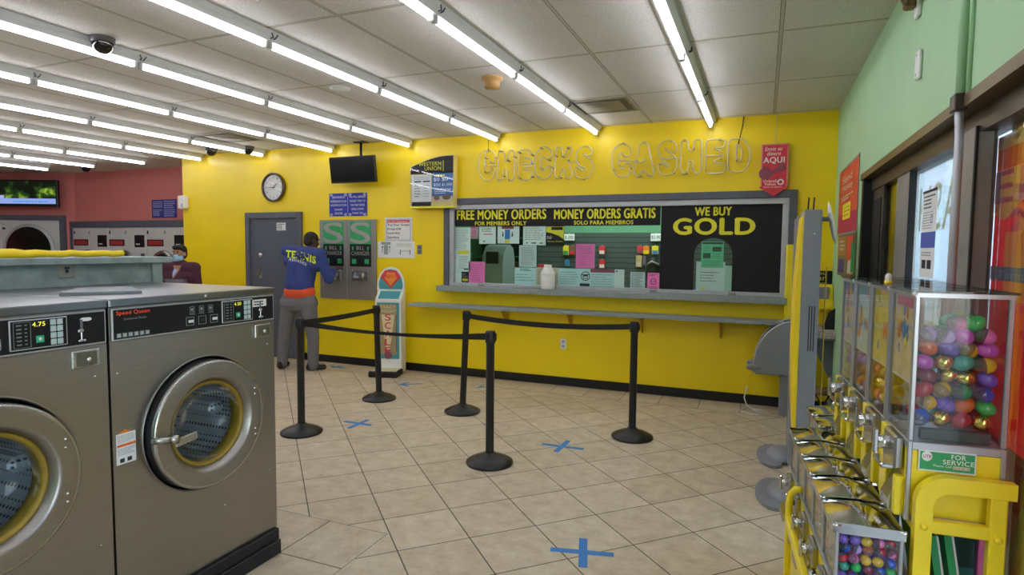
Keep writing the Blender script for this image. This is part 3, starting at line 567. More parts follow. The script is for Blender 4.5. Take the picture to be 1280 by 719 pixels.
for k in range(5):
    b = MB(); h = .14+.03*(k % 3); b.box((-.05, -.06, 0), (.05, .06, h), ['maroon', 'darkgreen', 'brown', 'gink', 'red'][k], .01); b.rect(-.04, .02, .04, h*.7, .061, 'beige') if 0 else None
    one(b, 'boxed_goods', ['maroon', 'dark green', 'brown', 'bright green', 'red'][k]+' box on the dark booth shelf', 'box', T_(-3.85+.22*k, 8.3, 1.2), 'boxes on the booth shelf')
# sill counter, ledge, jug, clips
sx0, sx1 = onY(546, 358, D-.13).x, onY(983.5, 372, D-.13).x
b = MB(); b.box((sx0, D-.15, 1.065), (sx1, D, 1.128), 'granite', .004); one(b, 'counter_sill', 'grey speckled sill running along the bottom of the counter window', 'counter')
lx0, lx1 = onY(513, 380, D-.2).x, onY(980, 400, D-.2).x
ltop = onY(700, 388.6, D-.25).z
b = MB(); b.box((lx0, D-.27, ltop-.035), (lx1, D, ltop), 'granite', .004); one(b, 'writing_shelf', 'long narrow grey speckled writing shelf on the yellow wall below the counter sill', 'shelf')
for k, px in enumerate((631, 712, 801.5, 900.5)):
    x = onY(px, 408, D-.1).x; b = MB(); b.prism([(0, 0), (.2, 0), (.2, -.02), (.03, -.19), (0, -.19)], -.006, .006, mat('yellow bracket', 'c49a10', .5), M=fr((0, -1, 0), (0, 0, 1), (-1, 0, 0), (0, 0, 0)))
    one(b, 'shelf_bracket', ORD[k]+' yellow bracket from the left under the long writing shelf', 'bracket', T_(x, D, ltop-.035), 'brackets under the writing shelf')
p = onY(684.5, 359, D-.09)
t = thing('white_jug', 'white plastic gallon jug standing on the grey counter sill', 'jug', T_(p.x, D-.09, 1.128)); q = onY(684.5, 331, D-.09).z-1.128; rr = .5*(onY(693, 350, D-.09).x-onY(676, 350, D-.09).x)
b = MB(); b.lathe([(0, 0), (rr*.92, 0), (rr, .012), (rr, q*.55), (rr*.95, q*.57), (rr*1.02, q*.6), (rr*1.0, q*.66), (rr*.55, q*.9), (rr*.48, q*.93)], 'white', 24); b.build('body', t)
b = MB(); b.lathe([(0, q), (rr*.5, q), (rr*.56, q*.92), (rr*.5, q*.9)], 'white', 20); b.build('cap', t)
b = MB(); b.tube([(0, rr*.45, q*.86), (0, rr*.85, q*.84), (0, rr*.95, q*.74), (0, rr*.9, q*.62)], .009, 'white', 8); b.build('handle', t)
b = MB(); b.tube([(0, .12, 0), (0, .12, .62)], .005, 'brown', 6); b.lathe([(0, .012), (.03, .01), (.035, 0), (0, 0)], 'brown', 12, M=T_(0, .12, 0)); one(b, 'thin_rod', 'thin dark rod standing behind the white jug', 'rod', T_(p.x+.03, D-.13, 1.128)) if 0 else None
for px, py, lb in ((602, 356.5, 'dark metal clip on the sill below the left pink flyer'), (816.5, 364, 'dark metal clip on the sill below the pink smoking sign'), (915, 366, 'dark metal clip on the sill at the right of the typed letter')):
    p = onY(px, py, D-.05); b = MB(); b.prism([(-.045, 0), (.045, 0), (.03, .028), (-.03, .028)], -.02, .02, 'steeldark'); b.tube([(-.03, .02, .0), (-.03, .045, .02), (.03, .045, .02), (.03, .02, 0)], .003, 'chromer', 6); one(b, 'binder_clip', lb, 'clip', BW(p.x, 1.1285, D-.045))
# outlets and plates
for (px, py), lb, m in (((704.3, 430), 'white electric outlet low on the yellow wall between the posts', 'white'), ((524.6, 312), 'steel switch plate on the yellow wall under the illuminated sign', 'steeldark')):
    p = onY(px, py, D); b = MB(); b.box((-.037, -.06, 0), (.037, .06, .007), m, .003)
    for s_ in (-1, 1): b.box((-.017, s_*.028-.016, .006), (.017, s_*.028+.016, .0095), 'lgrey' if m == 'white' else 'grey', .002); b.rect(-.008, s_*.028-.006, -.004, s_*.028+.008, .0096, 'ink'); b.rect(.004, s_*.028-.006, .008, s_*.028+.008, .0096, 'ink')
    one(b, 'wall_outlet' if m == 'white' else 'switch_plate', lb, 'outlet' if m == 'white' else 'switch', BW(p.x, p.z))
p = onY(231.5, 253, D-.04); b = MB(); b.box((-.07, -.1, 0), (.07, .1, .09), 'white', .012); b.box((.01, -.08, .09), (.05, -.02, .094), 'lgrey', .002); b.box((-.05, .02, .09), (.05, .08, .092), 'paper'); one(b, 'wall_dispenser', 'white plastic dispenser box at the left edge of the yellow wall', 'dispenser', BW(XC+.06, p.z))
# clock
c = onY(341.5, 234.3, D-.03); r = .205
t = thing('wall_clock', 'round brown wall clock with white face above the slate grey door', 'clock', BW(c.x, c.z))
b = MB(); b.lathe([(r*.86, .02), (r*.88, .05), (r*.95, .055), (r, .045), (r, 0), (0, 0)], mat('brown clock rim', '4a3428', .35, coat=.3), 40); b.build('rim', t)
b = MB(); b.disc(r*.87, .022, 'paper', 40)
for k in range(12):
    a = math.pi/2-k*math.pi/6; b.ctext(str(k or 12), math.cos(a)*r*.68, math.sin(a)*r*.68-.012, .03 if k in (0, 10, 11) else .016, .024, .0225, 'ink')
b.build('face', t)
for nm, ln, wd, a in (('hour_hand', .09, .008, math.radians(42)), ('minute_hand', .15, .006, math.radians(180))):
    b = MB(); b.prism([(-.02, -wd/2), (ln, -wd/3), (ln, wd/3), (-.02, wd/2)], .026, .029, 'ink', M=RZm(a)); b.lathe([(0, .032), (.008, .03), (.008, .024)], 'ink', 10); b.build(nm, t)
b = MB(); b.lathe([(0, .045), (r*.87, .044)], glass('clock crystal', (.99, .99, .99), .015), 32); b.build('crystal', t)
# hanging black screen
YT = D-.22
t = thing('wall_screen', 'blank black flat screen hung from the ceiling by a thin pole on the yellow wall', 'television', T_(onY(441, 212, YT).x, YT, onY(441, 212, YT).z))
a, c = onY(413, 212, YT), onY(469, 212, YT); hw = (c.x-a.x)/2; hh = (onY(441, 196, YT).z-onY(441, 229, YT).z)/2
Mtv = RXm(math.radians(90+8)) @ RZm(math.radians(0))
b = MB(); b.box((-hw, -hh, -.03), (hw, hh, .02), 'black', .006, M=Mtv); b.build('housing', t)
b = MB(); b.box((-hw+.012, -hh+.018, .02), (hw-.012, hh-.012, .0215), mat('blank screen', '060607', .25), M=Mtv); b.build('screen', t)
zc = H-onY(441, 212, YT).z
b = MB(); b.tube([(.04, .12, 0), (.04, .12, zc)], .016, 'black', 10); b.box((-.06, .03, -.05), (.14, .13, .05), 'black', .005); b.box((-.04, .06, zc-.01), (.12, .18, zc), 'black'); b.build('pole', t)
# refund sign
x0, z0, x1, z1 = bwr(411.8, 242.2, 459.3, 270); W, Hh = x1-x0, z1-z0
b = MB(); b.box((0, 0, 0), (W, Hh, .008), 'blue', .002)
for i, (l, r2) in enumerate((('BIENVENIDOS', 'WE WILL REFUND'), ('REEMBOLSO SI LAS', 'MONEY ONLY IF'), ('MAQUINAS SE DAN', 'THE MACHINES'), ('DAÑADAS', 'BREAK DOWN'), ('GRACIAS', 'THANK YOU'))):
    y = Hh*(.78-.175*i); k = .06 if i < 4 else .13
    b.ctext(l, W*.255, y, W*min(.42, .03*len(l)), Hh*.095, .009, 'paper', bold=.012); b.ctext(r2, W*.755, y, W*min(.42, .031*len(r2)), Hh*.095, .009, 'paper', bold=.012)
b.rect(W*.498, Hh*.12, W*.504, Hh*.88, .009, 'paper')
for cx in (.05, .45, .55, .95):
    for cy in (.07, .93): circ(b, W*cx, Hh*cy, .018, 'paper', .009, .35, 12); circ(b, W*(cx+.03*(1 if cx in (.05, .55) else -1)), Hh*cy, .012, 'paper', .009, .35, 10)
one(b, 'refund_sign', 'royal blue sign with white refund wording in two languages above the change machines', 'sign', BW(x0, z0))
# bill changers
x0, z0, x1, z1 = bwr(401, 275.3, 471.5, 375.5)
t = thing('bill_changer', 'pair of stainless bill changer fronts with green S signs set in the yellow wall', 'change machine', BW(x0, z0)); W, Hh = x1-x0, z1-z0
b = MB(); b.box((0, 0, 0), (W*.5-.003, Hh, .03), 'steeldark', .004); b.box((W*.5+.003, 0, 0), (W, Hh, .03), 'steeldark', .004); b.build('panel', t)
for s_ in (0, 1):
    cx = W*(.25+.5*s_)-(.01 if s_ else -.005); hw = W*.185
    b = MB(); b.rect(cx-hw, Hh*.695, cx+hw, Hh*.975, .0305, 'gink', .003); b.rect(cx-hw, Hh*.415, cx+hw, Hh*.695, .0305, 'signblack', .003)
    b.ctext('S', cx, Hh*.705, hw*1.85, Hh*.26, .034, mat('silver print', '9a9a94', .5), bold=.035)
    for q in (-1, 1): b.rect(cx+q*.028-.006, Hh*.90, cx+q*.028+.006, Hh*.965, .0338, 'gink', .0003) if 0 else None
    b.ctext('BILL', cx, Hh*.625, hw*.75, Hh*.045, .034, mat('silver print', '9a9a94', .5), bold=.02); b.ctext('CHANGER', cx, Hh*.555, hw*1.7, Hh*.05, .034, mat('silver print', '9a9a94', .5), bold=.02)
    for q in (-1, 1): b.rect(cx+q*hw*.72-.014, Hh*.62, cx+q*hw*.72+.014, Hh*.668, .034, 'gink'); b.rect(cx+q*hw*.6-.035, Hh*.45, cx+q*hw*.6+.035, Hh*.51, .034, 'gink')
    b.build('sign_plate', t)
    b = MB(); b.box((cx-hw*.85, Hh*.24, .03), (cx+hw*.75, Hh*.365, .045), 'steel', .004); b.box((cx-hw*.75, Hh*.255, .045), (cx+hw*.68, Hh*.35, .05), 'grey', .003); b.build('bezel', t)
    b = MB(); b.box((cx-hw*.55, Hh*.27, .05), (cx-.01, Hh*.295, .075), 'lgrey', .004); b.box((cx-hw*.55, Hh*.27, .05), (cx-hw*.35, Hh*.34, .06), 'lgrey', .003); b.build('bill_slot', t)
    b = MB(); b.lathe([(0, .085), (.03, .083), (.04, .07), (.042, .05)], 'steel', 20, M=T_(cx+hw*.3, Hh*.305, 0)); b.box((cx+hw*.3-.01, Hh*.245, .05), (cx+hw*.3+.01, Hh*.28, .07), 'chromer', .003); b.build('coin_return', t)
    if not s_: b = MB(); b.box((cx-hw, Hh*.44, .06), (cx+hw*.9, Hh*.565, .064), G_film); b.box((cx-hw, Hh*.565, .032), (cx+hw*.9, Hh*.57, .066), G_film); b.build('clear_shield', t)
    for q in (-1, 1):
        for y in (.372, .225): b = MB(); b.lathe([(0, .036), (.007, .034), (.008, .03)], 'chromer', 10, M=T_(cx+q*hw*.8, Hh*y, 0)); b.build('bolt', t)
# laundry service sign
x0, z0, x1, z1 = bwr(481.3, 272.5, 515.4, 302); W, Hh = x1-x0, z1-z0
b = MB(); b.box((0, 0, 0), (W, Hh, .006), 'white', .002)
for lo, hi in (((.05, .05), (.95, .065)), ((.05, .93), (.95, .945)), ((.05, .05), (.065, .945)), ((.935, .05), (.95, .945))): b.rect(W*lo[0], Hh*lo[1], W*hi[0], Hh*hi[1], .0062, 'blue')
b.rect(W*.09, Hh*.79, W*.91, Hh*.91, .0063, 'red'); b.ctext('For Your Convenience...', W*.5, Hh*.81, W*.76, Hh*.08, .0072, 'white')
for i, (s_, wd) in enumerate((('Try Our Great', .8), ('Drop-Off', .5), ('Laundry', .46), ('Service', .42))): b.text(s_, W*.1, Hh*(.63-.17*i), W*wd, Hh*.115, .0066, 'ink', bold=.07)
one(b, 'laundry_sign', 'white Try Our Great Drop-Off Laundry Service sign right of the change machines', 'sign', BW(x0, z0))
x0, z0, x1, z1 = bwr(472.2, 301.8, 518.2, 322.8); W, Hh = x1-x0, z1-z0
b = MB(); b.box((0, 0, 0), (W, Hh, .002), 'paper'); b.rect(W*.1, Hh*.8, W*.36, Hh*.96, .0022, 'inkl'); b.rect(W*.17, Hh*.2, W*.29, Hh*.78, .0022, 'inkl')
for cx in (.13, .33): b.rect(W*(cx-.008), Hh*.3, W*(cx+.008), Hh*.6, .0022, 'ink'); circ(b, W*cx, Hh*.66, .012, 'ink', .0024, .9, 10)
b.lines(W*.52, Hh*.68, W*.94, Hh*.9, 2, .0022, 'inkl', 31, .3); b.rect(W*.62, Hh*.4, W*.88, Hh*.43, .0022, 'inkl'); b.rect(W*.61, Hh*.2, W*.63, Hh*.5, .0022, 'ink'); b.rect(W*.87, Hh*.2, W*.89, Hh*.5, .0022, 'ink')
one(b, 'distance_poster', 'white paper with distance diagrams below the laundry service sign', 'poster', BW(x0, z0, D))
# illuminated sign box
YS = D-.12; a, c = onY(512.8, 205, YS), onY(567.3, 196, YS); zb = onY(540, 260, YS).z; zt = onY(562, 193.5, YS).z; zl = onY(513, 209, YS).z
W = c.x-a.x; Hh = zt-zb; hl = zl-zb
t = thing('illuminated_sign', 'money transfer light box with arched black header and two posters, over the counter window corner', 'sign', BW(a.x, zb, YS))
b = MB(); top = [(W*k/12, hl+(Hh-hl)*math.sin(math.pi/2*min(1, k/12*1.15))) for k in range(13)]
b.prism([(0, 0), (W, 0)]+top[::-1], -.1, 0, mat('light box cream', 'd8c878', .5)); b.build('case', t)
b = MB(); b.prism([(.008, Hh*.66), (W-.008, Hh*.66)]+[(min(W-.008, max(.008, x)), y-.01) for x, y in top[::-1]], .0, .004, 'signblack')
b.text('WESTERN', W*.2, Hh*.81, W*.52, Hh*.075, .0045, 'yprint', bold=.02); b.text('UNION', W*.34, Hh*.72, W*.38, Hh*.075, .0045, 'yprint', bold=.02); b.rect(W*.76, Hh*.7, W*.775, Hh*.9, .0045, 'yprint'); b.build('header', t)
b = MB(); b.rect(W*.04, Hh*.06, W*.49, Hh*.64, .0, 'paper', .004); b.rect(W*.04, Hh*.04, W*.49, Hh*.12, .004, 'ink', .001); b.rect(W*.1, Hh*.5, W*.26, Hh*.525, .004, 'ink'); b.rect(W*.3, Hh*.5, W*.46, Hh*.525, .004, 'ink'); b.lines(W*.08, Hh*.54, W*.46, Hh*.62, 3, .0041, 'inkl', 40, .3); b.lines(W*.1, Hh*.2, W*.24, Hh*.46, 5, .0041, 'ink', 41, .25); b.lines(W*.31, Hh*.2, W*.45, Hh*.46, 5, .0041, 'inkl', 42, .25); b.build('rate_poster', t)
b = MB(); b.rect(W*.51, Hh*.12, W*.98, Hh*.68, .0, mat('blue poster', '3e6ca8', .5), .004); b.rect(W*.56, Hh*.6, W*.8, Hh*.63, .004, 'yprint'); b.text('$0', W*.55, Hh*.5, W*.13, Hh*.08, .0045, 'white', bold=.02); b.text('$0', W*.74, Hh*.5, W*.13, Hh*.08, .0045, 'white', bold=.02); b.text('$50', W*.55, Hh*.41, W*.15, Hh*.06, .0045, 'white', bold=.02); b.text('$1,000', W*.74, Hh*.41, W*.22, Hh*.06, .0045, 'white', bold=.02)
b.lines(W*.57, Hh*.26, W*.94, Hh*.37, 3, .0045, 'paper', 43, .4); b.rect(W*.51, Hh*.12, W*.98, Hh*.22, .0042, 'beige'); b.ell((W*.62, Hh*.19, .005), (W*.07, Hh*.045, .003), 'brown', 12, 6); b.ell((W*.84, Hh*.2, .005), (W*.1, Hh*.05, .003), 'brown', 12, 6); b.build('photo_poster', t)
b = MB(); b.rect(0, 0, W, Hh*.035, .0, 'yprint', .004); b.rect(.0, Hh*.03, W, Hh*.9, .007, G_film, .001)
b.build('front_cover', t)
# red hanging pointer sign
YQ = D-.05; a, c = onY(951.3, 215, YQ), onY(985, 215, YQ); W = c.x-a.x; zt, zb, zs = onY(968, 180, YQ).z, onY(968, 245.5, YQ).z, onY(968, 236, YQ).z; Hh = zt-zb; s0 = zs-zb
rc = mat('red sign board', 'cf3340', .5)
b = MB(); b.prism([(W*.5, 0), (W*1.04, s0*1.25), (W, s0*1.3), (W, Hh), (0, Hh), (0, s0*1.3), (-W*.06, s0*1.25)], -.006, .006, rc)
for A_, B_ in (((0, s0*1.3), (.012, Hh)), ((W-.012, s0*1.3), (W, Hh)), ((0, Hh-.012), (W, Hh))): b.rect(A_[0], A_[1], B_[0], B_[1], .006, 'pinkp', .001) if 0 else b.rect(A_[0], A_[1], B_[0], B_[1], .006, mat('pale red edge', 'd88080', .5), .001)
b.text('Envíe su', W*.12, Hh*.87, W*.62, Hh*.075, .0065, 'white', bold=.02, shear=.2); b.text('dinero', W*.2, Hh*.78, W*.5, Hh*.075, .0065, 'white', bold=.02, shear=.2); b.text('AQUI', W*.08, Hh*.62, W*.78, Hh*.13, .0065, 'white', bold=.05)
b.ell((W*.16, Hh*.44, .006), (W*.24, Hh*.125, .004), 'maroon', 20, 6); b.ell((W*.76, Hh*.55, .006), (W*.16, Hh*.075, .004), 'maroon', 20, 6); b.prism([(W*.2, Hh*.52), (W*.4, Hh*.5), (W*.65, Hh*.56), (W*.78, Hh*.5), (W*.5, Hh*.44), (W*.3, Hh*.36)], .005, .008, 'maroon')
b.text('Orlandi', W*.1, Hh*.27, W*.5, Hh*.05, .0065, 'white', bold=.03); b.text('Valuta', W*.14, Hh*.21, W*.42, Hh*.05, .0065, 'white', bold=.03); circ(b, W*.74, Hh*.27, W*.12, 'white', .007, .4); b.text('Envíos de dinero', W*.12, Hh*.165, W*.65, Hh*.03, .0065, 'white')
t = one(b, 'pointer_sign', 'red downward pointer sign reading Envíe su dinero AQUI hung on the yellow wall', 'sign', BW(a.x, zb, YQ))
b = MB(); b.tube([(W*.5, Hh, 0), (W*.52, H-zb, 0)], .0025, 'lgrey', 6); b.build('hanging_cord', t)
# ================================================================== unlit glass tube letters
NZ = D-.075
def A8(x, y): return (590+x/8., 160+y/8.)
def B8(x, y): return (755+x/6.737, 155+y/6.737)
def smooth(pts, n=5):
    out = []; P = [Vector((p.x, p.y, p.z)) for p in pts]; m = len(P)
    for i in range(m-1):
        p0, p1, p2, p3 = P[max(0, i-1)], P[i], P[i+1], P[min(m-1, i+2)]
        for k in range(n):
            t = k/n; out.append(.5*((2*p1)+(p2-p0)*t+(2*p0-5*p1+4*p2-p3)*t*t+(3*p1-p0-3*p2+p3)*t**3))
    out.append(P[-1]); return out
NE = [
 ('first letter, the C of CHECKS', A8, [(135, 440), (125, 380), (130, 300), (140, 245), (175, 225), (215, 245), (235, 300), (225, 345), (190, 345), (165, 300)], [(135, 440), (170, 440), (200, 400), (222, 420), (215, 480), (175, 525), (120, 515), (75, 450), (60, 360), (75, 280), (115, 235), (160, 222)]),
 ('second letter, the H of CHECKS', A8, [(270, 520), (250, 490), (258, 380), (265, 270), (280, 230), (310, 232), (325, 270), (330, 325), (355, 325), (362, 260), (385, 225), (415, 235), (425, 290), (425, 400), (420, 500), (400, 525), (370, 522), (352, 490), (350, 425), (322, 420), (312, 480), (300, 520), (270, 522)], [(130, 380), (250, 380)]),
 ('third letter, the E of CHECKS', A8, [(600, 270), (575, 225), (500, 220), (470, 245), (460, 330), (455, 420), (470, 500), (500, 520), (560, 520), (600, 490), (600, 440), (560, 425), (530, 415), (530, 395), (575, 385), (600, 355), (590, 310), (545, 300), (525, 290)], [(480, 365), (580, 362)]),
 ('fourth letter, the C of CHECKS', A8, [(770, 320), (800, 280), (790, 225), (740, 188), (690, 200), (645, 260), (625, 340), (635, 430), (665, 490), (715, 512), (765, 495), (795, 440), (795, 395), (770, 380), (740, 400), (720, 425), (690, 405), (682, 340), (700, 295), (730, 300), (760, 322)], None),
 ('fifth letter, the K of CHECKS', A8, [(905, 285), (900, 220), (875, 190), (845, 205), (838, 280), (828, 400), (830, 480), (850, 508), (880, 495), (895, 440), (905, 405), (925, 440), (945, 500), (975, 510), (1000, 470), (990, 410), (960, 325), (975, 270), (1000, 225), (985, 190), (955, 200), (930, 250), (905, 285)], [(970, 345), (1050, 342)]),
 ('sixth letter, the S of CHECKS', A8, [(1115, 265), (1160, 280), (1200, 260), (1200, 215), (1160, 185), (1110, 185), (1060, 220), (1040, 280), (1050, 340), (1090, 385), (1130, 400), (1110, 430), (1075, 400), (1045, 395), (1032, 440), (1050, 490), (1110, 510), (1160, 495), (1200, 440), (1205, 370), (1180, 310), (1120, 275)], None),
 ('seventh letter, the C of CASHED', B8, [(165, 270), (205, 275), (228, 240), (215, 190), (165, 165), (115, 185), (75, 240), (65, 310), (80, 385), (115, 435), (165, 448), (205, 425), (222, 370), (210, 335), (180, 340), (155, 380), (130, 350), (125, 280), (140, 245), (165, 260)], [(130, 310), (270, 318)]),
 ('eighth letter, the A of CASHED', B8, [(285, 440), (258, 425), (252, 395), (275, 310), (290, 210), (315, 165), (345, 155), (375, 180), (385, 250), (410, 350), (418, 410), (400, 438), (370, 430), (345, 395), (320, 400), (305, 435), (280, 442)], [(270, 318), (310, 325), (340, 310), (330, 285)]),
 ('ninth letter, the S of CASHED', B8, [(520, 215), (570, 245), (610, 220), (605, 170), (560, 140), (505, 145), (465, 190), (460, 250), (490, 300), (540, 345), (535, 360), (500, 335), (465, 335), (455, 375), (480, 420), (530, 435), (585, 410), (615, 350), (605, 290), (560, 245), (520, 215)], [(480, 290), (640, 290)]),
 ('tenth letter, the H of CASHED', B8, [(665, 415), (643, 380), (645, 270), (648, 170), (675, 135), (705, 150), (712, 215), (735, 225), (755, 205), (760, 150), (790, 130), (820, 150), (822, 260), (818, 380), (795, 415), (760, 412), (748, 375), (745, 320), (715, 315), (708, 360), (695, 412), (665, 418)], None),
 ('eleventh letter, the E of CASHED', B8, [(930, 205), (985, 200), (1015, 180), (1015, 145), (975, 132), (890, 135), (862, 165), (858, 270), (860, 390), (885, 415), (985, 412), (1018, 390), (1015, 345), (975, 330), (930, 325), (935, 305), (985, 290), (1000, 255), (975, 225), (930, 215)], [(865, 270), (1000, 265)]),
 ('last letter, the D of CASHED', B8, [(1120, 310), (1118, 180), (1150, 195), (1165, 250), (1150, 310), (1122, 322)], [(1050, 160), (1075, 130), (1140, 125), (1195, 150), (1230, 220), (1225, 310), (1185, 385), (1120, 408), (1070, 400), (1045, 370), (1045, 260), (1050, 160)]),
]
for lb, fn, p1, p2 in NE:
    pts = [onY(*fn(*p), NZ) for p in p1]; cx = sum(p.x for p in pts)/len(pts); cz = sum(p.z for p in pts)/len(pts); O = Vector((cx, NZ, cz))
    t = thing('neon_letter', 'unlit outlined glass tube letter on the yellow wall, '+lb, 'neon letter', T_(*O), 'unlit glass tube letters')
    b = MB(); b.tube([p-O for p in smooth(pts)], .0072, 'neon', 8)
    if p2: b.tube([p-O for p in smooth([onY(*fn(*p), NZ) for p in p2])], .0072, 'neon', 8)
    b.build('tube', t)
    for k in range(0, len(p1)-1, max(2, len(p1)//5)):
        p = pts[k]-O; b = MB(); b.tube([p+Vector((0, .006, 0)), p+Vector((0, .075, 0))], .005, 'blackm', 6); b.lathe([(.012, -.008), (.012, .008)], 'blackm', 8, M=T_(*p) @ RXm(math.pi/2)); b.build('standoff', t)
b = MB(); p = onY(930, 146, D-.02); q = onY(923, 180, NZ); b.tube([(p.x, D-.02, H), (p.x-.01, D-.03, p.z-.1), (q.x, NZ, q.z)], .006, 'blackm', 6); one(b, 'feed_wire', 'black wire dropping from the ceiling to the last glass tube letter', 'wire')
b = MB(); q = onY(608.5, 190, NZ); b.tube([(q.x, D-.03, H), (q.x, D-.03, q.z)], .003, 'brown', 6); one(b, 'thin_wire', 'thin wire dropping from the ceiling to the first glass tube letter', 'wire')
# ================================================================== weighing scale
a = F0 = onZ(455, 471.5); 
px = (-4.755, 6.345); 
t = thing('weighing_scale', 'tall white coin scale with red SCALE lettering standing against the yellow wall', 'scale', FL(-4.31, 6.27, 0, math.radians(17)))
W2 = .165
hb = onY(470, 372, 6.4).z; ht = onY(489, 334, 6.4).z
b = MB(); b.box((-W2-.02, -.02, .1), (W2+.06, .27, .14), 'white') if 0 else None
# column: local x along wall, y away from the room
CY0, CY1 = .06, .28
prof = [(CY0, .02), (CY1, .02), (CY1, hb+.11), (CY0+.16, hb+.11), (CY0, hb-.01)]
b.prism([(y, z) for y, z in prof], -W2, W2, 'white', M=fr((0, 1, 0), (0, 0, 1), (1, 0, 0), (.02, 0, 0))); b.build('column', t)
b = MB(); n = 14; hz = hb+.11; top = [(W2*1.08*math.cos(math.pi*k/n), hz+.04+(ht-hz-.04)*math.sin(math.pi*k/n)) for k in range(n+1)]
Mh = fr((1, 0, 0), (0, 0, 1), (0, -1, 0), (.02, .2, 0))
b.prism([(-W2, hz-.05), (W2, hz-.05)]+top, -.02, .02, 'white', M=Mh); b.prism([(-W2*.88, hz), (W2*.88, hz)]+[(x*.88, hz+(z-hz)*.9) for x, z in top], .02, .022, 'teal', M=Mh)
b.prism([(0, hz+.01), (W2*.8, hz+(ht-hz)*.55), (W2*.45, hz+(ht-hz)*.85), (-W2*.45, hz+(ht-hz)*.85), (-W2*.8, hz+(ht-hz)*.55)], .022, .0235, 'red', M=Mh); b.prism([(0, hz+.04), (W2*.5, hz+(ht-hz)*.5), (W2*.3, hz+(ht-hz)*.75), (-W2*.3, hz+(ht-hz)*.75), (-W2*.5, hz+(ht-hz)*.5)], .0235, .0245, 'orange', M=Mh)
b.ctext('WEIGHT', 0, hz+(ht-hz)*.5, W2*.95, .045, .025, 'red', bold=.04, M=Mh); b.build('topper', t)
Mf = fr((1, 0, 0), (0, 0, 1), (0, -1, 0), (.02, CY0, 0))
b = MB(); z0 = .2; z1 = hb-.05; w = W2*.86
b.box((-w, z0, 0), (w, z1, .006), 'teal', M=Mf); b.box((-w*.8, z0+.05, .006), (w*.8, z1-.02, .008), mat('tan print', '9a8a60', .6), M=Mf)
b.ctext('EXACT', 0, z1-.075, w*1.3, .04, .009, mat('cream print', 'd8cba0', .6), bold=.03, M=Mf); b.ctext('WEIGHT', 0, z1-.125, w*1.4, .035, .009, mat('cream print', 'd8cba0', .6), bold=.03, M=Mf)
b.prism([(-w*.6, z1-.15), (w*.6, z1-.15), (w*.18, z0+.12), (-w*.18, z0+.12)], .008, .0095, mat('cream print', 'd8cba0', .6), M=Mf); b.box((-w*.8, z0+.1, .008), (-w*.72, z1-.15, .0095), 'maroon', M=Mf); b.box((w*.72, z0+.1, .008), (w*.8, z1-.15, .0095), 'maroon', M=Mf)
for i, ch in enumerate('SCALE'): b.ctext(ch, 0, z1-.225-.104*i, .075, .082, .0105, 'red', bold=.05, M=Mf)
b.lathe([(0, .012), (.045, .012), (.05, .009)], 'maroon', 16, M=Mf @ T_(0, z0+.045, 0)); b.build('front_panel', t)
b = MB(); Md = Mf @ T_(0, hb-.0, -.0); b.box((-W2*.8, .01, 0), (W2*.8, .18, .004), 'teal', M=fr((1, 0, 0), (0, .8, .6), (0, -.6, .8), (.02, CY0-.0, hb-.009))); b.build('coin_plate', t)
b = MB(); b.box((-.17, -.16, 0), (.2, .1, .075), 'blackm', .012); b.build('base', t)
b = MB(); b.box((-.15, -.14, .075), (.18, .06, .085), mat('cream rubber mat', 'cfc7a0', .7), .004); b.build('step_mat', t)
# ================================================================== belt posts
POST = dict(A=(377, 541, 'black belt post in front of the standing person, at the left'), B=(474, 499, 'black belt post in front of the scale'), C=(578, 515, 'black belt post behind the nearest one, left of the outlet'), D=(612, 579, 'black belt post nearest the viewer'), E=(790, 547, 'black belt post at the right, in front of the black panel'))
PP = {}
for k, (px, py, lb) in POST.items():
    p = onZ(px, py); PP[k] = p
    lx = {'B': math.radians(-1.5), 'C': math.radians(2.2)}.get(k, 0)
    t = thing('belt_post', lb, 'stanchion', T_(p.x, p.y, 0), 'black belt posts')
    if k == 'A':
        b = MB(); b.lathe([(0, 0), (.172, 0), (.176, .012), (.172, .022), (.12, .048), (.055, .07), (.04, .085), (0, .085)], 'black', 40); o1 = b.build('base', t)
        b = MB(); b.lathe([(.031, .07), (.031, .9), (.036, .905), (.036, .985), (.033, .992), (0, .992)], 'black', 20); o2 = b.build('pole', t)
        b = MB(); b.lathe([(.037, .905), (.0385, .91), (.0385, .98), (.037, .985)], 'rubber', 20); b.box((-.012, -.046, .92), (.012, -.034, .975), 'black', .003); b.box((.034, -.012, .92), (.046, .012, .975), 'black', .003); o3 = b.build('belt_head', t)
        _post = (o1, o2, o3)
    else:
        for o in _post:
            c = o.copy(); COL.objects.link(c); c.parent = t
            if lx and o is not o1: c.matrix_local = Matrix.Rotation(lx, 4, Vector((CR.y*-1, CR.x, 0)).normalized())
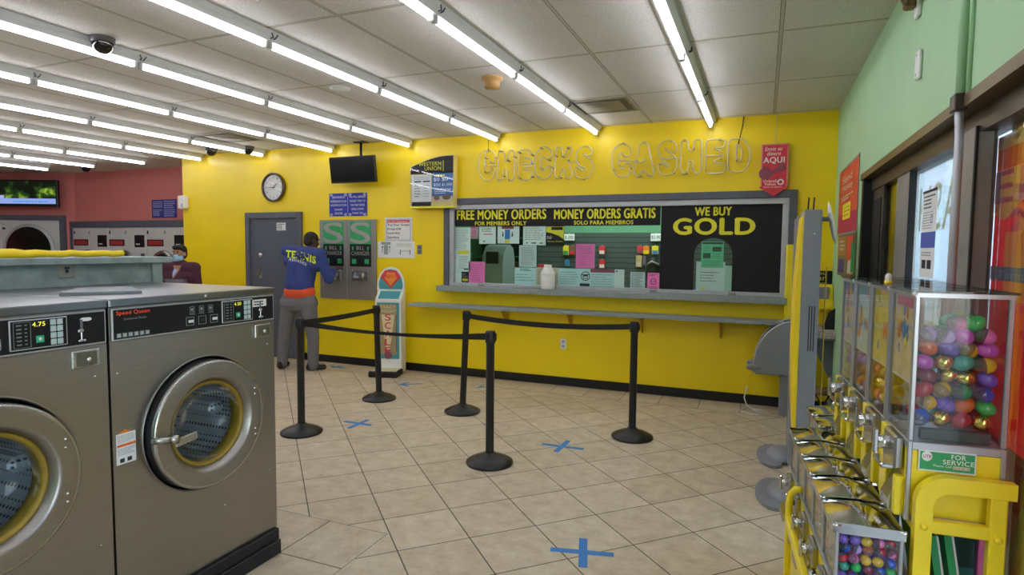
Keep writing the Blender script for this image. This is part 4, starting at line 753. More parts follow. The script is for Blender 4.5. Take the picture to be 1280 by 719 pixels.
for a, c, lb, sag in (('A', 'B', 'black belt stretched from the left post to the post before the scale', .01), ('A', 'D', 'black belt stretched across the front from the left post to the nearest post', .035), ('C', 'E', 'black belt stretched along the wall side to the right post', .04)):
    A_, B_ = PP[a].copy(), PP[c].copy(); A_.z = B_.z = .948; d = (B_-A_).normalized(); A_ += d*.035; B_ -= d*.035; nrm = Vector((-d.y, d.x, 0)); n = 14; vs = []
    for i in range(n+1):
        f = i/n; p = A_.lerp(B_, f)-Vector((0, 0, sag*4*f*(1-f))); hw = .025-.012*math.sin(math.pi*f) if a+c == 'AD' else .024
        for s_ in (-1, 1):
            for q in (-1, 1): vs.append(p+Vector((0, 0, s_*hw))+nrm*(.001*q))
    fs = []
    for i in range(n):
        o = 4*i
        for q in ((0, 1, 5, 4), (2, 6, 7, 3), (0, 4, 6, 2), (1, 3, 7, 5)): fs.append(tuple(o+x for x in q))
    fs += [(0, 2, 3, 1), (4*n, 4*n+1, 4*n+3, 4*n+2)]
    b = MB(); b.add(vs, fs, 'blackm'); one(b, 'retractable_belt', lb, 'belt', None, 'black belts between the posts')
# ================================================================== blue tape on the floor
def strip_t(b, p, q, w, zo=0.): 
    d = Vector((q[0]-p[0], q[1]-p[1], 0)).normalized(); n = Vector((-d.y, d.x, 0))*w/2; P, Q = Vector((p[0], p[1], 0)), Vector((q[0], q[1], 0)); z0, z1 = Vector((0, 0, .0004+zo)), Vector((0, 0, .0012+zo))
    b.add([P-n+z0, Q-n+z0, Q+n+z0, P+n+z0, P-n+z1, Q-n+z1, Q+n+z1, P+n+z1], [(0, 3, 2, 1), (4, 5, 6, 7), (0, 1, 5, 4), (1, 2, 6, 5), (2, 3, 7, 6), (3, 0, 4, 7)], 'tape')
TP = [('blue tape cross on the floor nearest the viewer', [((-.994, 2.957), (-.67, 3.033)), ((-.866, 3.142), (-.784, 2.846))], .045, 'tape_cross'),
 ('blue tape cross on the floor between the nearest post and the right post', [((-1.62, 4.572), (-1.273, 4.585)), ((-1.448, 4.739), (-1.457, 4.431))], .045, 'tape_cross'),
 ('blue tape cross on the floor right of the left post', [((-3.498, 4.432), (-3.198, 4.43)), ((-3.325, 4.557), (-3.326, 4.267))], .045, 'tape_cross'),
 ('faded blue tape arrow on the floor right of the scale', [((-3.86, 5.91), (-3.655, 6.05)), ((-3.86, 5.91), (-3.83, 6.04)), ((-3.86, 5.91), (-3.72, 5.88))], .035, 'tape_arrow'),
 ('faded tape arrow on the floor behind the middle posts', [((-2.97, 6.14), (-2.95, 6.25)), ((-2.97, 6.14), (-2.87, 6.22))], .03, 'tape_arrow'),
 ('faded tape mark on the floor by the feet of the standing person', [((-5.3, 6.44), (-5.06, 6.42)), ((-5.2, 6.36), (-5.18, 6.5))], .05, 'tape_mark')]
for lb, sg, w_, nm in TP:
    b = MB()
    for i, (p, q) in enumerate(sg): strip_t(b, p, q, w_, .001*i)
    one(b, nm, lb, 'floor tape')
# ================================================================== front-loading washers
WX = -2.307; WW = .851
def washer(y0, label, right):
    t = thing('front_load_washer', label, 'washing machine', WFR(y0, 0, WX), 'stainless front-loading washers')
    dc = (.424, .803); r = .298
    b = MB(); g = .004
    b.plate_hole(g, .135, WW-g, 1.222, dc, r, 0, 'steel', 72)
    b.quad((g, .135, 0), (g, .135, -.88), (g, 1.36, -.88), (g, 1.36, 0), 'steel'); b.quad((WW-g, .135, 0), (WW-g, .135, -.88), (WW-g, 1.36, -.88), (WW-g, 1.36, 0), 'steel'); b.quad((g, .135, -.88), (WW-g, .135, -.88), (WW-g, 1.36, -.88), (g, 1.36, -.88), 'steel')
    b.box((g, 1.222, -.03), (WW-g, 1.365, -.004), 'steel'); b.build('cabinet', t)
    b = MB(); b.box((.001, 1.358, -.89), (WW-.001, 1.39, .012), 'steeltop', .005); b.build('top', t)
    b = MB(); b.box((0, 0, -.85), (WW-.01, .075, .034), 'rubber', .004); b.box((0, .075, -.86), (WW-.01, .132, .022), 'rubber', .004); b.build('plinth', t)
    Md = T_(dc[0], dc[1], 0)
    b = MB(); b.lathe([(r, .0), (r, -.05), (r-.02, -.055)], 'blackm', 64, M=Md); b.lathe([(r+.004, -.001), (r+.006, .006), (r, .006), (r-.004, -.001)], 'steel', 64, M=Md); b.lathe([(r-.02, -.05), (.2, -.06)], 'blackm', 64, M=Md); b.build('door_recess', t)
    Md2 = T_(dc[0]-.006, dc[1]+.002, 0) @ RYm(math.radians(-1.2))
    b = MB(); ro, ri = .284, .202
    b.lathe([(ro-.012, -.04), (ro, -.02), (ro, .05), (ro-.004, .06), (ro-.012, .064), (ro-.018, .0645), (ri+.018, .0645), (ri+.012, .064), (ri+.004, .06), (ri, .045), (.19, .036), (.19, -.01)], 'steel', 72, M=Md2); b.lathe([(ro+.0005, -.02), (ro+.0005, .046)], 'rubber', 72, M=Md2); b.lathe([(ro+.001, .05), (ro-.002, .062), (ro-.009, .0655), (ro-.014, .0645)], 'chromer', 72, M=Md2); dr = b.build('door', t)
    b = MB(); b.lathe([(.1905, .034), (.186, .038), (.178, .034), (.172, .025), (.172, -.03), (.2, -.05)], mat('yellowed rubber gasket', '8f7420', .5, var=.15), 64, M=Md2); b.build('gasket', dr)
    b = MB(); b.lathe([(0, -.085), (.06, -.08), (.12, -.06), (.16, -.02), (.172, .025)], G_wash, 48, M=Md2); b.build('door_glass', dr)
    b = MB(); b.lathe([(.0, -.5), (.25, -.5), (.268, -.47), (.268, -.14), (.235, -.09), (.21, -.06)], drumM, 48, M=Md)
    for k in range(3): a = 2*math.pi*k/3+.5; b.box((-.03, .17, -.46), (.03, .26, -.16), drumM, .02, M=Md @ RZm(a))
    b.build('drum', t)
    b = MB(); b.tube([(-.285, 0, .05), (-.262, .0, .075), (-.21, -.008, .078)], .015, 'chromer', 10, M=Md2); b.tube([(-.21, -.008, .06), (-.21, -.008, .1)], .018, 'chromer', 12, M=Md2); b.box((-.215, -.022, .088), (-.11, .014, .1), 'chromer', .004, M=Md2 @ RZm(.1)); b.build('door_handle', dr)
    for y in (.1, .09, -.1, -.09):
        b = MB(); b.ell((.205+.0, y+.0, .064), .0055, 'chrome', 10, 6, M=Md2 @ T_(.025 if abs(y) == .1 else .025, (.012 if abs(y) == .1 else -.006)*(1 if y > 0 else -1), 0)); b.build('hinge_screw', dr)
    # control panel
    b = MB(); x0, x1, z0, z1 = .014, WW-.005, 1.226, 1.353
    b.box((x0, z0, -.004), (x1, z1, .004), 'lgrey', .003); b.box((x0+.006, z0+.006, .002), (x1-.006, z1-.006, .006), 'signblack', .002)
    b.text('Speed Queen', .031, 1.322, .138, .02, .0066, 'red' if 0 else mat('orange red letters', 'f04a20', .5, emit=.05), bold=.03); b.text('Commercial Washer', .06, 1.305, .095, .009, .0066, 'inkl')
    for k in range(6): b.rect(.03+.0235*k, 1.238, .048+.0235*k, 1.255, .0062, 'inkl'); b.rect(.033+.0235*k, 1.241, .045+.0235*k, 1.252, .007, 'lgrey')
    for k in range(3):
        cx = .366+.048*k
        for q in ((cx-.012, 1.306, cx+.012, 1.308), (cx-.012, 1.33, cx+.012, 1.332), (cx-.012, 1.306, cx-.0105, 1.332), (cx+.0105, 1.306, cx+.012, 1.332), (cx-.006, 1.313, cx+.006, 1.325)): b.rect(*q, .0064, 'inkl')
        b.rect(cx-.014, 1.298, cx+.014, 1.301, .0064, 'inkl')
        cx = .355+.062*k
        for q in ((cx-.02, 1.25, cx+.02, 1.252), (cx-.02, 1.285, cx+.02, 1.287), (cx-.02, 1.25, cx-.018, 1.287), (cx+.018, 1.25, cx+.02, 1.287)): b.rect(*q, .0064, 'inkl')
        b.rect(cx-.008, 1.262, cx+.018, 1.274, .0065, 'paper' if k != 1 else 'ink')
    pan = b.build('control_panel', t)
    kx0, kx1, kz0, kz1 = .523, .705, 1.240, 1.343
    b = MB(); b.box((kx0, kz0, .004), (kx1, kz1, .008), 'lgrey', .002); b.box((kx0+.004, kz0+.004, .006), (kx1-.004, kz1-.004, .0095), 'signblack', .001)
    for k in range(6):
        b.rect(kx0+.02, kz0+.018+.013*k, kx0+.035, kz0+.0215+.013*k, .0097, 'inkl'); b.rect(kx0+.045, kz0+.018+.013*k, kx0+.052, kz0+.0215+.013*k, .0097, 'inkl')
    for q in ((.011, .008, .012, .095), (.062, .008, .063, .095), (.011, .008, .063, .009), (.011, .094, .063, .095)): b.rect(kx0+q[0], kz0+q[1], kx0+q[2], kz0+q[3], .0097, 'inkl')
    b.build('keypad', pan)
    b = MB(); b.box((kx0+.066, 1.315, .0095), (kx0+.118, 1.334, .0105), mat('dark display window', '1b1d12', .2)); b.text('4.75' if right is None else ('4.50' if right else '4.75'), kx0+.068, 1.317, .04, .015, .0108, 'lcd', bold=.02); b.build('display', pan)
    b = MB(); b.box((kx0+.078, 1.26, .0095), (kx0+.103, 1.284, .0125), 'gbtn', .003); b.lathe([(0, .0135), (.006, .013), (.006, .0125)], 'white', 12, M=T_(kx0+.0905, 1.272, 0)); b.build('start_button', pan)
    for j in range(2):
        for i in range(4): b = MB(); b.box((kx0+.124+.022*j, kz0+.007+.0232*i, .0095), (kx0+.143+.022*j, kz0+.027+.0232*i, .0125), mat('pale key', 'b4c6c8', .5), .002); b.build('key', pan)
    b = MB(); cx = .752
    b.box((cx-.004, 1.285, .006), (cx+.006, 1.325, .01), 'grey', .002); b.box((cx-.016, 1.278, .006), (cx+.006, 1.29, .018), 'chromer', .003); b.box((cx-.003, 1.246, .006), (cx+.003, 1.28, .012), 'chrome', .002); b.box((cx-.014, 1.243, .006), (cx+.014, 1.252, .016), 'chromer', .003); b.build('coin_slot', pan)
    if right:
        b = MB(); b.box((.705, 1.3, .0065), (.792, 1.335, .0078), 'paper'); b.lines(.712, 1.304, .786, 1.331, 2, .008, 'ink', 5, .5); b.build('paper_tag', pan)
    else:
        b = MB(); b.prism([(.77+.014*math.cos(k*.5236)+(.007 if math.cos(k*.5236) > 0 else -.007), 1.324+.007*math.sin(k*.5236)) for k in range(12)], .006, .0075, 'paper'); b.build('oval_tag', pan)
    b = MB(); bx0, bx1, bz0, bz1 = .715, .815, 1.145, 1.211
    b.box((bx0, bz0, 0), (bx1, bz1, .012), 'chromer', .003); b.box((bx0+.012, bz0+.006, .008), (bx1-.012, bz1-.006, .0135), mat('worn coin box lid', '7a6a6c' if not right else '6c6a5c', .4, .5), .002); b.lathe([(0, .018), (.008, .017), (.009, .0135)], 'chrome', 14, M=T_((bx0+bx1)/2+.008, (bz0+bz1)/2-.004, 0)); b.build('coin_box', t)
    for x, z in ((.80, 1.105), (.03, 1.10), (.52, .38), (.8, .45)):
        b = MB(); b.ell((x, z, .0), .005, 'chrome', 8, 6); b.build('screw', t)
    if right:
        b = MB(); b.box((.017, .735, 0), (.096, .858, .0012), 'paper'); b.prism([(.03, .858), (.08, .858), (.055, .872)], 0, .0012, 'orange'); b.rect(.02, .805, .094, .815, .0014, mat('orange band', 'e07020', .6)); b.lines(.022, .82, .092, .852, 5, .0014, 'inkl', 1, .35); b.lines(.022, .77, .092, .8, 5, .0014, 'inkl', 2, .35); b.rect(.03, .742, .048, .758, .0014, 'ink'); b.rect(.06, .742, .078, .758, .0014, 'ink'); b.build('warning_label', t)
        b = MB(); b.ell((.43, 1.374, .012), .008, 'chrome', 10, 6); b.build('screw', t)
    return t
washer(1.521, 'stainless front-loading washer at the end of the row, red brand lettering and white warning label', True)
washer(1.521-.853, 'stainless front-loading washer cut off by the left edge of the photo', False)
b = MB(); b.prism([(-.655, 1.635-1.521), (-.30, 1.86-1.521), (-.44, 2.03-1.521), (-.78, 1.86-1.521)], 0, .014, 'steeltop'); b.tube([(-.655, .114, .012), (-.30, .339, .012)], .005, 'steeldark', 6); one(b, 'dispenser_lid', 'thin grey steel lid plate lying on top of the end washer', 'lid', T_(WX, 1.521, 1.39)) if 0 else None
p = [onZ(*q, 1.403) for q in ((73.5, 366), (177.5, 363.2), (163, 357.5), (96, 359.5))]
b = MB(); b.prism([(q.x-p[0].x, q.y-p[0].y) for q in p], 0, .012, mat('dull grey lid steel', '7c8284', .5, .6)); one(b, 'dispenser_lid', 'thin grey steel lid plate lying on top of the end washer', 'lid', T_(p[0].x, p[0].y, 1.3905))
# laminate divider behind the washers
XB = -3.215
b = MB(); b.box((XB-.32, .2, 0), (XB-.02, 2.44, 1.5), 'laminate'); b.box((XB-.36, .2, 1.497), (XB+.02, 2.50, 1.532), 'laminate', .004); b.box((XB-.34, 2.39, 0), (XB-.0, 2.45, 1.497), 'laminate', .003); one(b, 'laminate_divider', 'grey green laminate divider with a top ledge standing behind the washers', 'divider')
a = onX(86, 339, XB)
b = MB(); b.box((-.04, -.035, 0), (.04, .035, .006), 'steeldark', .004); b.lathe([(0, .009), (.008, .009), (.01, .006)], 'ink', 12); b.rect(-.012, .01, .012, .02, .0062, 'ink'); one(b, 'outlet_plate', 'square steel outlet plate on the laminate divider', 'outlet', WFR(a.y, a.z, XB-.02))
a = onX(175, 337, XB); b = MB(); b.ell((0, 0, 0), .006, 'chrome', 8, 6); one(b, 'chrome_stud', 'tiny chrome stud on the laminate divider near its right end', 'screw', WFR(a.y, a.z, XB-.02))
yr = random.Random(3); pts = []; rs = []
for i in range(34):
    y = .5+(onX(157, 319, XB-.08).y-.5)*i/33; f = i/33
    pts.append((XB-.1+.008*math.sin(i*1.7), y, 1.532+.019+.003*math.sin(i*2.3))); rs.append((.017 if f > .8 else .019+.005*math.sin(i*.9))*(1.15 if 24 < i < 27 else 1))
b = MB(); b.tube(pts, rs, 'yplast', 12); one(b, 'yellow_roll', 'rolled yellow plastic sheet lying along the divider ledge', 'roll')
yb_ = pts[-1]; b = MB(); b.tube([(yb_[0], yb_[1]+.005, 1.55), (yb_[0], yb_[1]+.12, 1.548)], [.022, .016], 'black', 10); one(b, 'black_nozzle', 'black tube end sticking out of the yellow roll on the ledge', 'tube') if 0 else None
# ================================================================== dryers
t0 = onY(87.5, 277.2, YP); t1 = onY(229, 277.2, YP)
b = MB(); b.box((t0.x, 0, 0), (t0.x+.12, t0.z, .05), 'trimgrey'); b.box((t0.x+.12, t0.z-.12, 0), (XC+.05, t0.z, .05), 'trimgrey'); struct(b, 'trim_8', BW(0, 0, YP))
dx0 = t0.x+.13; DW = (onY(185, 300, YP).x-dx0)/2
for k in range(4):
    if dx0+DW*(k+.2) > XC-.3: break
    t = thing('stack_dryer', 'white enamel wall dryer with red display strip, '+['at the left of the bank', 'in the middle of the right bank', 'beside the yellow wall', 'mostly behind the yellow wall'][k], 'dryer', BW(dx0+DW*k, 0, YP), 'wall dryers')
    zt = t0.z-.12
    b = MB(); b.box((.003, .05, 0), (DW-.003, zt, .03), 'enamel', .004); b.build('front_panel', t)
    b = MB(); b.box((.02, zt-.34, .03), (.02+.42, zt-.22, .035), 'signblack', .003); b.rect(.05, zt-.32, .41, zt-.24, .0352, 'led'); b.build('display', t)
    b = MB(); b.box((DW-.31, zt-.36, .03), (DW-.05, zt-.14, .037), 'signblack', .003); b.lines(DW-.27, zt-.33, DW-.16, zt-.28, 1, .0372, 'paper', 1); b.rect(DW-.1, zt-.21, DW-.08, zt-.19, .0372, 'led'); b.build('control', t)
    b = MB(); b.box((DW-.16, zt-.6, .03), (DW-.05, zt-.47, .036), 'grey', .003); b.rect(DW-.14, zt-.57, DW-.07, zt-.5, .0362, 'blackm'); b.build('coin_slot', t)
    for xx, m in ((.02, 'ink'), (.46, 'inkl')): b = MB(); b.box((xx, zt-.12, .03), (xx+.04, zt-.06, .033), m, .002); b.build('plate_mark', t)
    for zc in (1.17, .47):
        Mdd = T_(DW*.42, zc, 0)
        b = MB(); b.lathe([(.32, .03), (.335, .045), (.32, .06), (.27, .065)], 'chromer', 40, M=Mdd); dd = b.build('door', t)
        b = MB(); b.lathe([(.275, .06), (.2, .075), (0, .08)], 'dglass', 36, M=Mdd); b.build('door_glass', dd)
# larger dryers on the angled wall
def lw(px, py): p = onP(px, py, PC, PN)-PC; return p.dot(-PD), p.z
u1, zt = lw(82.8, 269.4); 
b = MB(); b.box((-4.5, zt-.095, 0), (u1, zt, .06), 'trimgrey'); b.box((u1-.1, 0, 0), (u1, zt-.095, .06), 'trimgrey'); struct(b, 'trim_9', LW)
useam = lw(3.5, 300)[0]; DW2 = (u1-.11)-useam
for k in range(2):
    t = thing('large_dryer', ['large white dryer with a big dark round door on the angled pink wall', 'large white dryer at the very left edge of the photo, mostly cut off'][k], 'dryer', LW @ T_(useam-DW2*k, 0, 0), 'large wall dryers')
    b = MB(); b.box((.004, .05, 0), (DW2-.004, zt-.1, .03), 'enamel', .004); b.build('front_panel', t)
    c = lw(39.5, 311); cx = c[0]-useam
    b = MB(); b.lathe([(.485, .03), (.49, .05), (.475, .07), (.43, .075)], 'lgrey', 48, M=T_(cx, c[1]-.01, 0)); dd = b.build('door', t)
    b = MB(); b.lathe([(.44, .07), (.3, .11), (0, .13)], 'dglass', 40, M=T_(cx, c[1]-.01, 0)); b.build('door_glass', dd)
    b = MB(); b.box((.03, zt-.28, .03), (.09, zt-.24, .034), 'ink', .002); b.rect(.04, zt-.19, .07, zt-.17, .0305, 'inkl'); b.build('plate_mark', t)
    b = MB(); b.box((DW2-.06, 1.0, .03), (DW2-.04, zt-.5, .04), 'lgrey', .003); b.build('hinge_rail', t)
# television showing a landscape
TVP = PC+PN*.35
def tvp(px, py): p = onP(px, py, TVP, PN)-TVP; return p.dot(-PD), p.z
(ua, za), (ub, zb) = tvp(-62, 222.5), tvp(72, 258.5); zt2 = tvp(70, 225)[1]; W = ub-ua; Hh = zt2-zb
t = thing('landscape_television', 'large flat television showing greenery, high on the pink wall above the dryers', 'television', LW @ T_(ua, zb, .35))
b = MB(); b.box((0, 0, -.07), (W, Hh, 0), 'black', .008); b.box((W*.35, Hh*.3, -.35), (W*.65, Hh*.7, -.07), 'blackm', .01); b.build('housing', t)
def scr_mat():
    m = bpy.data.materials.new('landscape picture'); m.use_nodes = True; nt = m.node_tree; bs = nt.nodes['Principled BSDF']
    tc = nt.nodes.new('ShaderNodeTexCoord'); sp = nt.nodes.new('ShaderNodeSeparateXYZ'); nt.links.new(tc.outputs['Object'], sp.inputs[0])
    n = nt.nodes.new('ShaderNodeTexNoise'); n.inputs['Scale'].default_value = 5; n.inputs['Detail'].default_value = 5; nt.links.new(tc.outputs['Object'], n.inputs['Vector'])
    y = X(nt, sp.outputs[1])/Hh
    rp = nt.nodes.new('ShaderNodeValToRGB'); e = rp.color_ramp.elements; e[0].position = .47; e[0].color = lin('10160f'); e[1].position = .72; e[1].color = lin('a8d040'); k = e.new(.57); k.color = lin('2c4a1c')
    nt.links.new((X(nt, n.outputs[0])+((y-.42).ab()*-.35)+.06).k, rp.inputs[0])
    mx = nt.nodes.new('ShaderNodeMix'); mx.data_type = 'RGBA'; nt.links.new(y.lt(.3).k, mx.inputs[0]); nt.links.new(rp.outputs[0], mx.inputs[6]); mx.inputs[7].default_value = lin('90a8e8')
    m2 = nt.nodes.new('ShaderNodeMix'); m2.data_type = 'RGBA'; nt.links.new(y.lt(.07).k, m2.inputs[0]); nt.links.new(mx.outputs[2], m2.inputs[6]); m2.inputs[7].default_value = lin('28307a')
    bs.inputs['Base Color'].default_value = (0, 0, 0, 1); bs.inputs['Roughness'].default_value = .25
    nt.links.new(m2.outputs[2], bs.inputs['Emission Color']); bs.inputs['Emission Strength'].default_value = .9; return m
b = MB(); b.rect(.03, .05, W-.03, Hh-.03, .0005, scr_mat()); b.rect(W*.28, Hh*.3, W*.5, Hh*.42, .002, mat('caption panel', 'b8c0e8', .4, emit=.5)); b.lines(W*.58, Hh*.15, W*.93, Hh*.22, 1, .002, mat('caption blue', '3090e0', .4, emit=.6), 4); b.build('screen', t)
x0, z0, x1, z1 = bwr(189.8, 250, 221.3, 272.2, YP); W, Hh = x1-x0, z1-z0
b = MB(); b.box((0, 0, 0), (W, Hh, .006), mat('dark blue sign', '2a2c80', .5)); ip = mat('pale blue lettering', '9aa0d8', .6)
b.lines(W*.05, Hh*.55, W*.45, Hh*.93, 4, .0064, ip, 1, .5); b.lines(W*.5, Hh*.5, W*.95, Hh*.95, 4, .0064, ip, 2, .5); b.lines(W*.05, Hh*.1, W*.45, Hh*.48, 4, .0064, ip, 3, .5); b.lines(W*.5, Hh*.05, W*.95, Hh*.48, 4, .0064, ip, 4, .5); one(b, 'dryer_sign', 'dark blue sign with pale lettering on the pink wall above the dryers', 'sign', BW(x0, z0, YP))
# ================================================================== people
def capsule(b, p, q, r0, r1, m='skin', seg=14):
    p, q = Vector(p), Vector(q); d = (q-p); L_ = d.length
    if L_ < 1e-5: return b.ell(tuple(p), r0, m, seg, 8)
    M = T_(*p) @ ALIGN(d); prof = [(r0*math.sin(a), -r0*math.cos(a)) for a in [math.pi/2*k/4 for k in range(5)]]+[(r1*math.sin(a), L_+r1*math.cos(a)) for a in [math.pi/2-math.pi/2*k/4 for k in range(5)]]
    prof[0] = (1e-4, prof[0][1]); prof[-1] = (1e-4, prof[-1][1])
    return b.lathe(prof, m, seg, M=M)
def fuse(b, vox, name, m, parent, smooth_it=4, inv=None):
    me = bpy.data.meshes.new('tmp'); me.from_pydata(b.v, [], b.f); me.update()
    bm = bmesh.new(); bm.from_mesh(me); bmesh.ops.remove_doubles(bm, verts=bm.verts[:], dist=3e-4); bmesh.ops.holes_fill(bm, edges=bm.edges[:], sides=0); bmesh.ops.recalc_face_normals(bm, faces=bm.faces[:]); bm.to_mesh(me); bm.free()
    o = bpy.data.objects.new('tmp', me); COL.objects.link(o)
    r = o.modifiers.new('r', 'REMESH'); r.mode = 'VOXEL'; r.voxel_size = vox
    s_ = o.modifiers.new('s', 'SMOOTH'); s_.iterations = smooth_it; s_.factor = .5
    dg = bpy.context.evaluated_depsgraph_get(); n = bpy.data.meshes.new_from_object(o.evaluated_get(dg)); bpy.data.objects.remove(o); bpy.data.meshes.remove(me)
    n.name = name; n.materials.clear(); n.materials.append(Mt[m] if isinstance(m, str) else m)
    n.polygons.foreach_set('use_smooth', [True]*len(n.polygons)); n.polygons.foreach_set('material_index', [0]*len(n.polygons))
    if inv is not None: n.transform(inv)
    ob = bpy.data.objects.new(name, n); COL.objects.link(ob); ob.parent = parent; return ob
def hand(b, wrist, d, up, curl=.5, s=1., side=1):
    """palm, four unequal bent fingers and a thumb; d points along the hand, up is the back of the hand"""
    d = Vector(d).normalized(); up = Vector(up); up = (up-d*up.dot(d)).normalized(); sd = d.cross(up)*side; w_ = Vector(wrist)
    k1 = w_+d*.085*s
    for i in range(4): capsule(b, w_+d*.01+sd*((i-1.5)*.012*s), k1+sd*((i-1.5)*.02*s), .016*s, .011*s, seg=10)
    for i, ln in enumerate((.07, .078, .073, .058)):
        p = k1+sd*((i-1.5)*.021*s); a = curl*.6; dirn = d
        for j, fr_ in enumerate((.45, .32, .26)):
            dirn = (d*math.cos(a)-up*math.sin(a)).normalized(); q = p+dirn*ln*fr_*s; capsule(b, p, q, (.0095-.001*j)*s, (.0088-.001*j)*s, seg=8); p = q; a += curl*.8
    p = w_+d*.025*s-sd*.03*s; q = p+(d*.6-sd*.6-up*.3).normalized()*.04*s; capsule(b, p, q, .013*s, .011*s, seg=8); capsule(b, q, q+(d*.8-sd*.15-up*.5).normalized()*.032*s, .0105*s, .009*s, seg=8)
def head_parts(b, c, f, s=1.):
    """skull, jaw, nose, ears; c is the head centre, f the facing"""
    f = Vector(f).normalized(); z = Vector((0, 0, 1)); r_ = f.cross(z).normalized(); z = r_.cross(f); c = Vector(c)
    M = Matrix(((r_.x, f.x, z.x, c.x), (r_.y, f.y, z.y, c.y), (r_.z, f.z, z.z, c.z), (0, 0, 0, 1)))
    b.ell((0, -.008*s, .028*s), (.074*s, .092*s, .088*s), 'skin', 20, 14, M=M); b.ell((0, .018*s, -.045*s), (.058*s, .068*s, .072*s), 'skin', 18, 12, M=M); b.ell((0, .05*s, -.092*s), (.026*s, .028*s, .02*s), 'skin', 12, 8, M=M)
    capsule(b, M @ Vector((0, .084*s, .012*s)), M @ Vector((0, .102*s, -.026*s)), .009*s, .014*s, seg=10)
    for q in (-1, 1):
        b.ell((q*.075*s, -.006*s, -.008*s), (.012*s, .022*s, .032*s), 'skin', 12, 8, M=M); b.ell((q*.03*s, .082*s, .034*s), (.026*s, .01*s, .008*s), 'skin', 10, 6, M=M); b.ell((q*.032*s, .068*s, -.02*s), (.022*s, .022*s, .022*s), 'skin', 10, 6, M=M)
    b.ell((0, .088*s, -.056*s), (.024*s, .008*s, .007*s), 'skin', 10, 6, M=M)
    return M
def face_details(M, parent, s=1., inv=None):
    for q in (-1, 1):
        b = MB(); b.ell((q*.03*s, .078*s, .012*s), (.012*s, .011*s, .006*s), mat('eye white', 'b8b0a8', .4), 12, 8, M=M); b.ell((q*.03*s, .089*s, .012*s), (.0065*s, .004*s, .006*s), 'hair', 10, 6, M=M); b.build('eye', parent)
        b = MB(); b.ell((q*.032*s, .087*s, .038*s), (.022*s, .007*s, .005*s), 'hair', 10, 6, M=M); b.build('eyebrow', parent)
# --- the person at the change machine, seen from behind
def P_(px, py, Y): return onY(px, py, Y)
root = onZ(371, 461); root.z = 0; INV = Matrix.Translation(-root)
p1 = thing('person', 'person in blue hooded sweatshirt and grey trousers, back turned, at the change machine', 'person', T_(*root))
YB = 6.08
hipL, hipR = P_(361, 384, YB), P_(386, 384, YB); kneL, kneR = P_(355, 425, YB), P_(391.5, 424, YB+.02); ankL, ankR = onZ(353, 457, .07), onZ(392, 457.5, .07); ankL = P_(352.5, 455.5, 6.06); ankR = P_(391.5, 457, 6.12)
shL, shR = P_(359.5, 314, YB+.06), P_(399.5, 318, YB+.05); chest = P_(378, 333, YB+.06); waist = P_(374, 360, YB); nk = P_(386, 314, YB+.06); hd = P_(389.5, 301.5, YB+.13)
elR = P_(411, 349, YB+.1); wrR = P_(418, 337.5, 6.42); elL = P_(380, 338, YB+.30); wrL = P_(395, 318, 6.42)
z = Vector((0, 0, 1)); fwd = Vector((.25, 1, 0)).normalized()
b = MB(); Mh = head_parts(b, hd, Vector((.35, .93, -.18)))
capsule(b, nk-z*.05, hd-z*.05, .056, .054); 
for a_, e_, w_ in ((shL, elL, wrL), (shR, elR, wrR)): capsule(b, a_, e_, .05, .042); capsule(b, e_, w_, .042, .028)
capsule(b, shL, shR, .06, .06); capsule(b, chest, waist, .095, .09)
for h_, k_, a_ in ((hipL, kneL, ankL), (hipR, kneR, ankR)): capsule(b, h_, k_, .08, .055); capsule(b, k_, a_, .05, .036)
capsule(b, hipL+z*.03, hipR+z*.03, .1, .1)
hand(b, wrR, (.12, .75, .35), (.3, -.3, .9), .75, 1.0, 1); hand(b, wrL, (.1, .5, .55), (-.3, -.7, .5), .6, 1.0, -1)
body = fuse(b, .0085, 'body', 'skindark', p1, 3, INV)
face_details(INV @ Mh, p1)
b = MB(); b.ell((0, -.012, .034), (.078, .096, .088), 'hair', 18, 12, M=Mh); b.ell((0, -.035, -.01), (.072, .07, .07), 'hair', 16, 10, M=Mh); fuse(b, .009, 'hair', mat('cropped black hair', '1d1513', .75, bump=.3, scale=120), p1, 2, INV)
b = MB()
capsule(b, shL+z*.0, shR+z*.0, .085, .085); capsule(b, shL+Vector((.05, .02, -.12)), shR+Vector((-.05, .02, -.12)), .11, .11); capsule(b, waist+Vector((-.09, 0, .02)), waist+Vector((.10, 0, .02)), .115, .115); capsule(b, chest+Vector((-.08, 0, 0)), waist+Vector((-.08, 0, .03)), .13, .12); capsule(b, chest+Vector((.08, 0, 0)), waist+Vector((.08, 0, .03)), .13, .12)
for a_, e_, w_ in ((shL, elL, wrL), (shR, elR, wrR)):
    u_ = (w_-e_); capsule(b, a_, e_, .078, .064); capsule(b, e_, e_+u_*.86, .062, .046)
b.ell(tuple(nk+Vector((-.01, -.08, -.035))), (.125, .085, .07), 'navy', 16, 10); b.ell(tuple(nk+Vector((0, .02, .0))), (.085, .085, .045), 'navy', 16, 10)
hood = fuse(b, .012, 'hooded_sweatshirt', 'navy', p1, 4, INV)
# lettering across the shoulders
bl = MB(); yl = mat('yellow sweatshirt print', 'dff02a', .7)
pa, pb = P_(357, 318, YB-.13), P_(394.5, 327, YB-.13); ang = math.atan2(pb.z-pa.z, pb.x-pa.x); Wd = (pb-pa).length
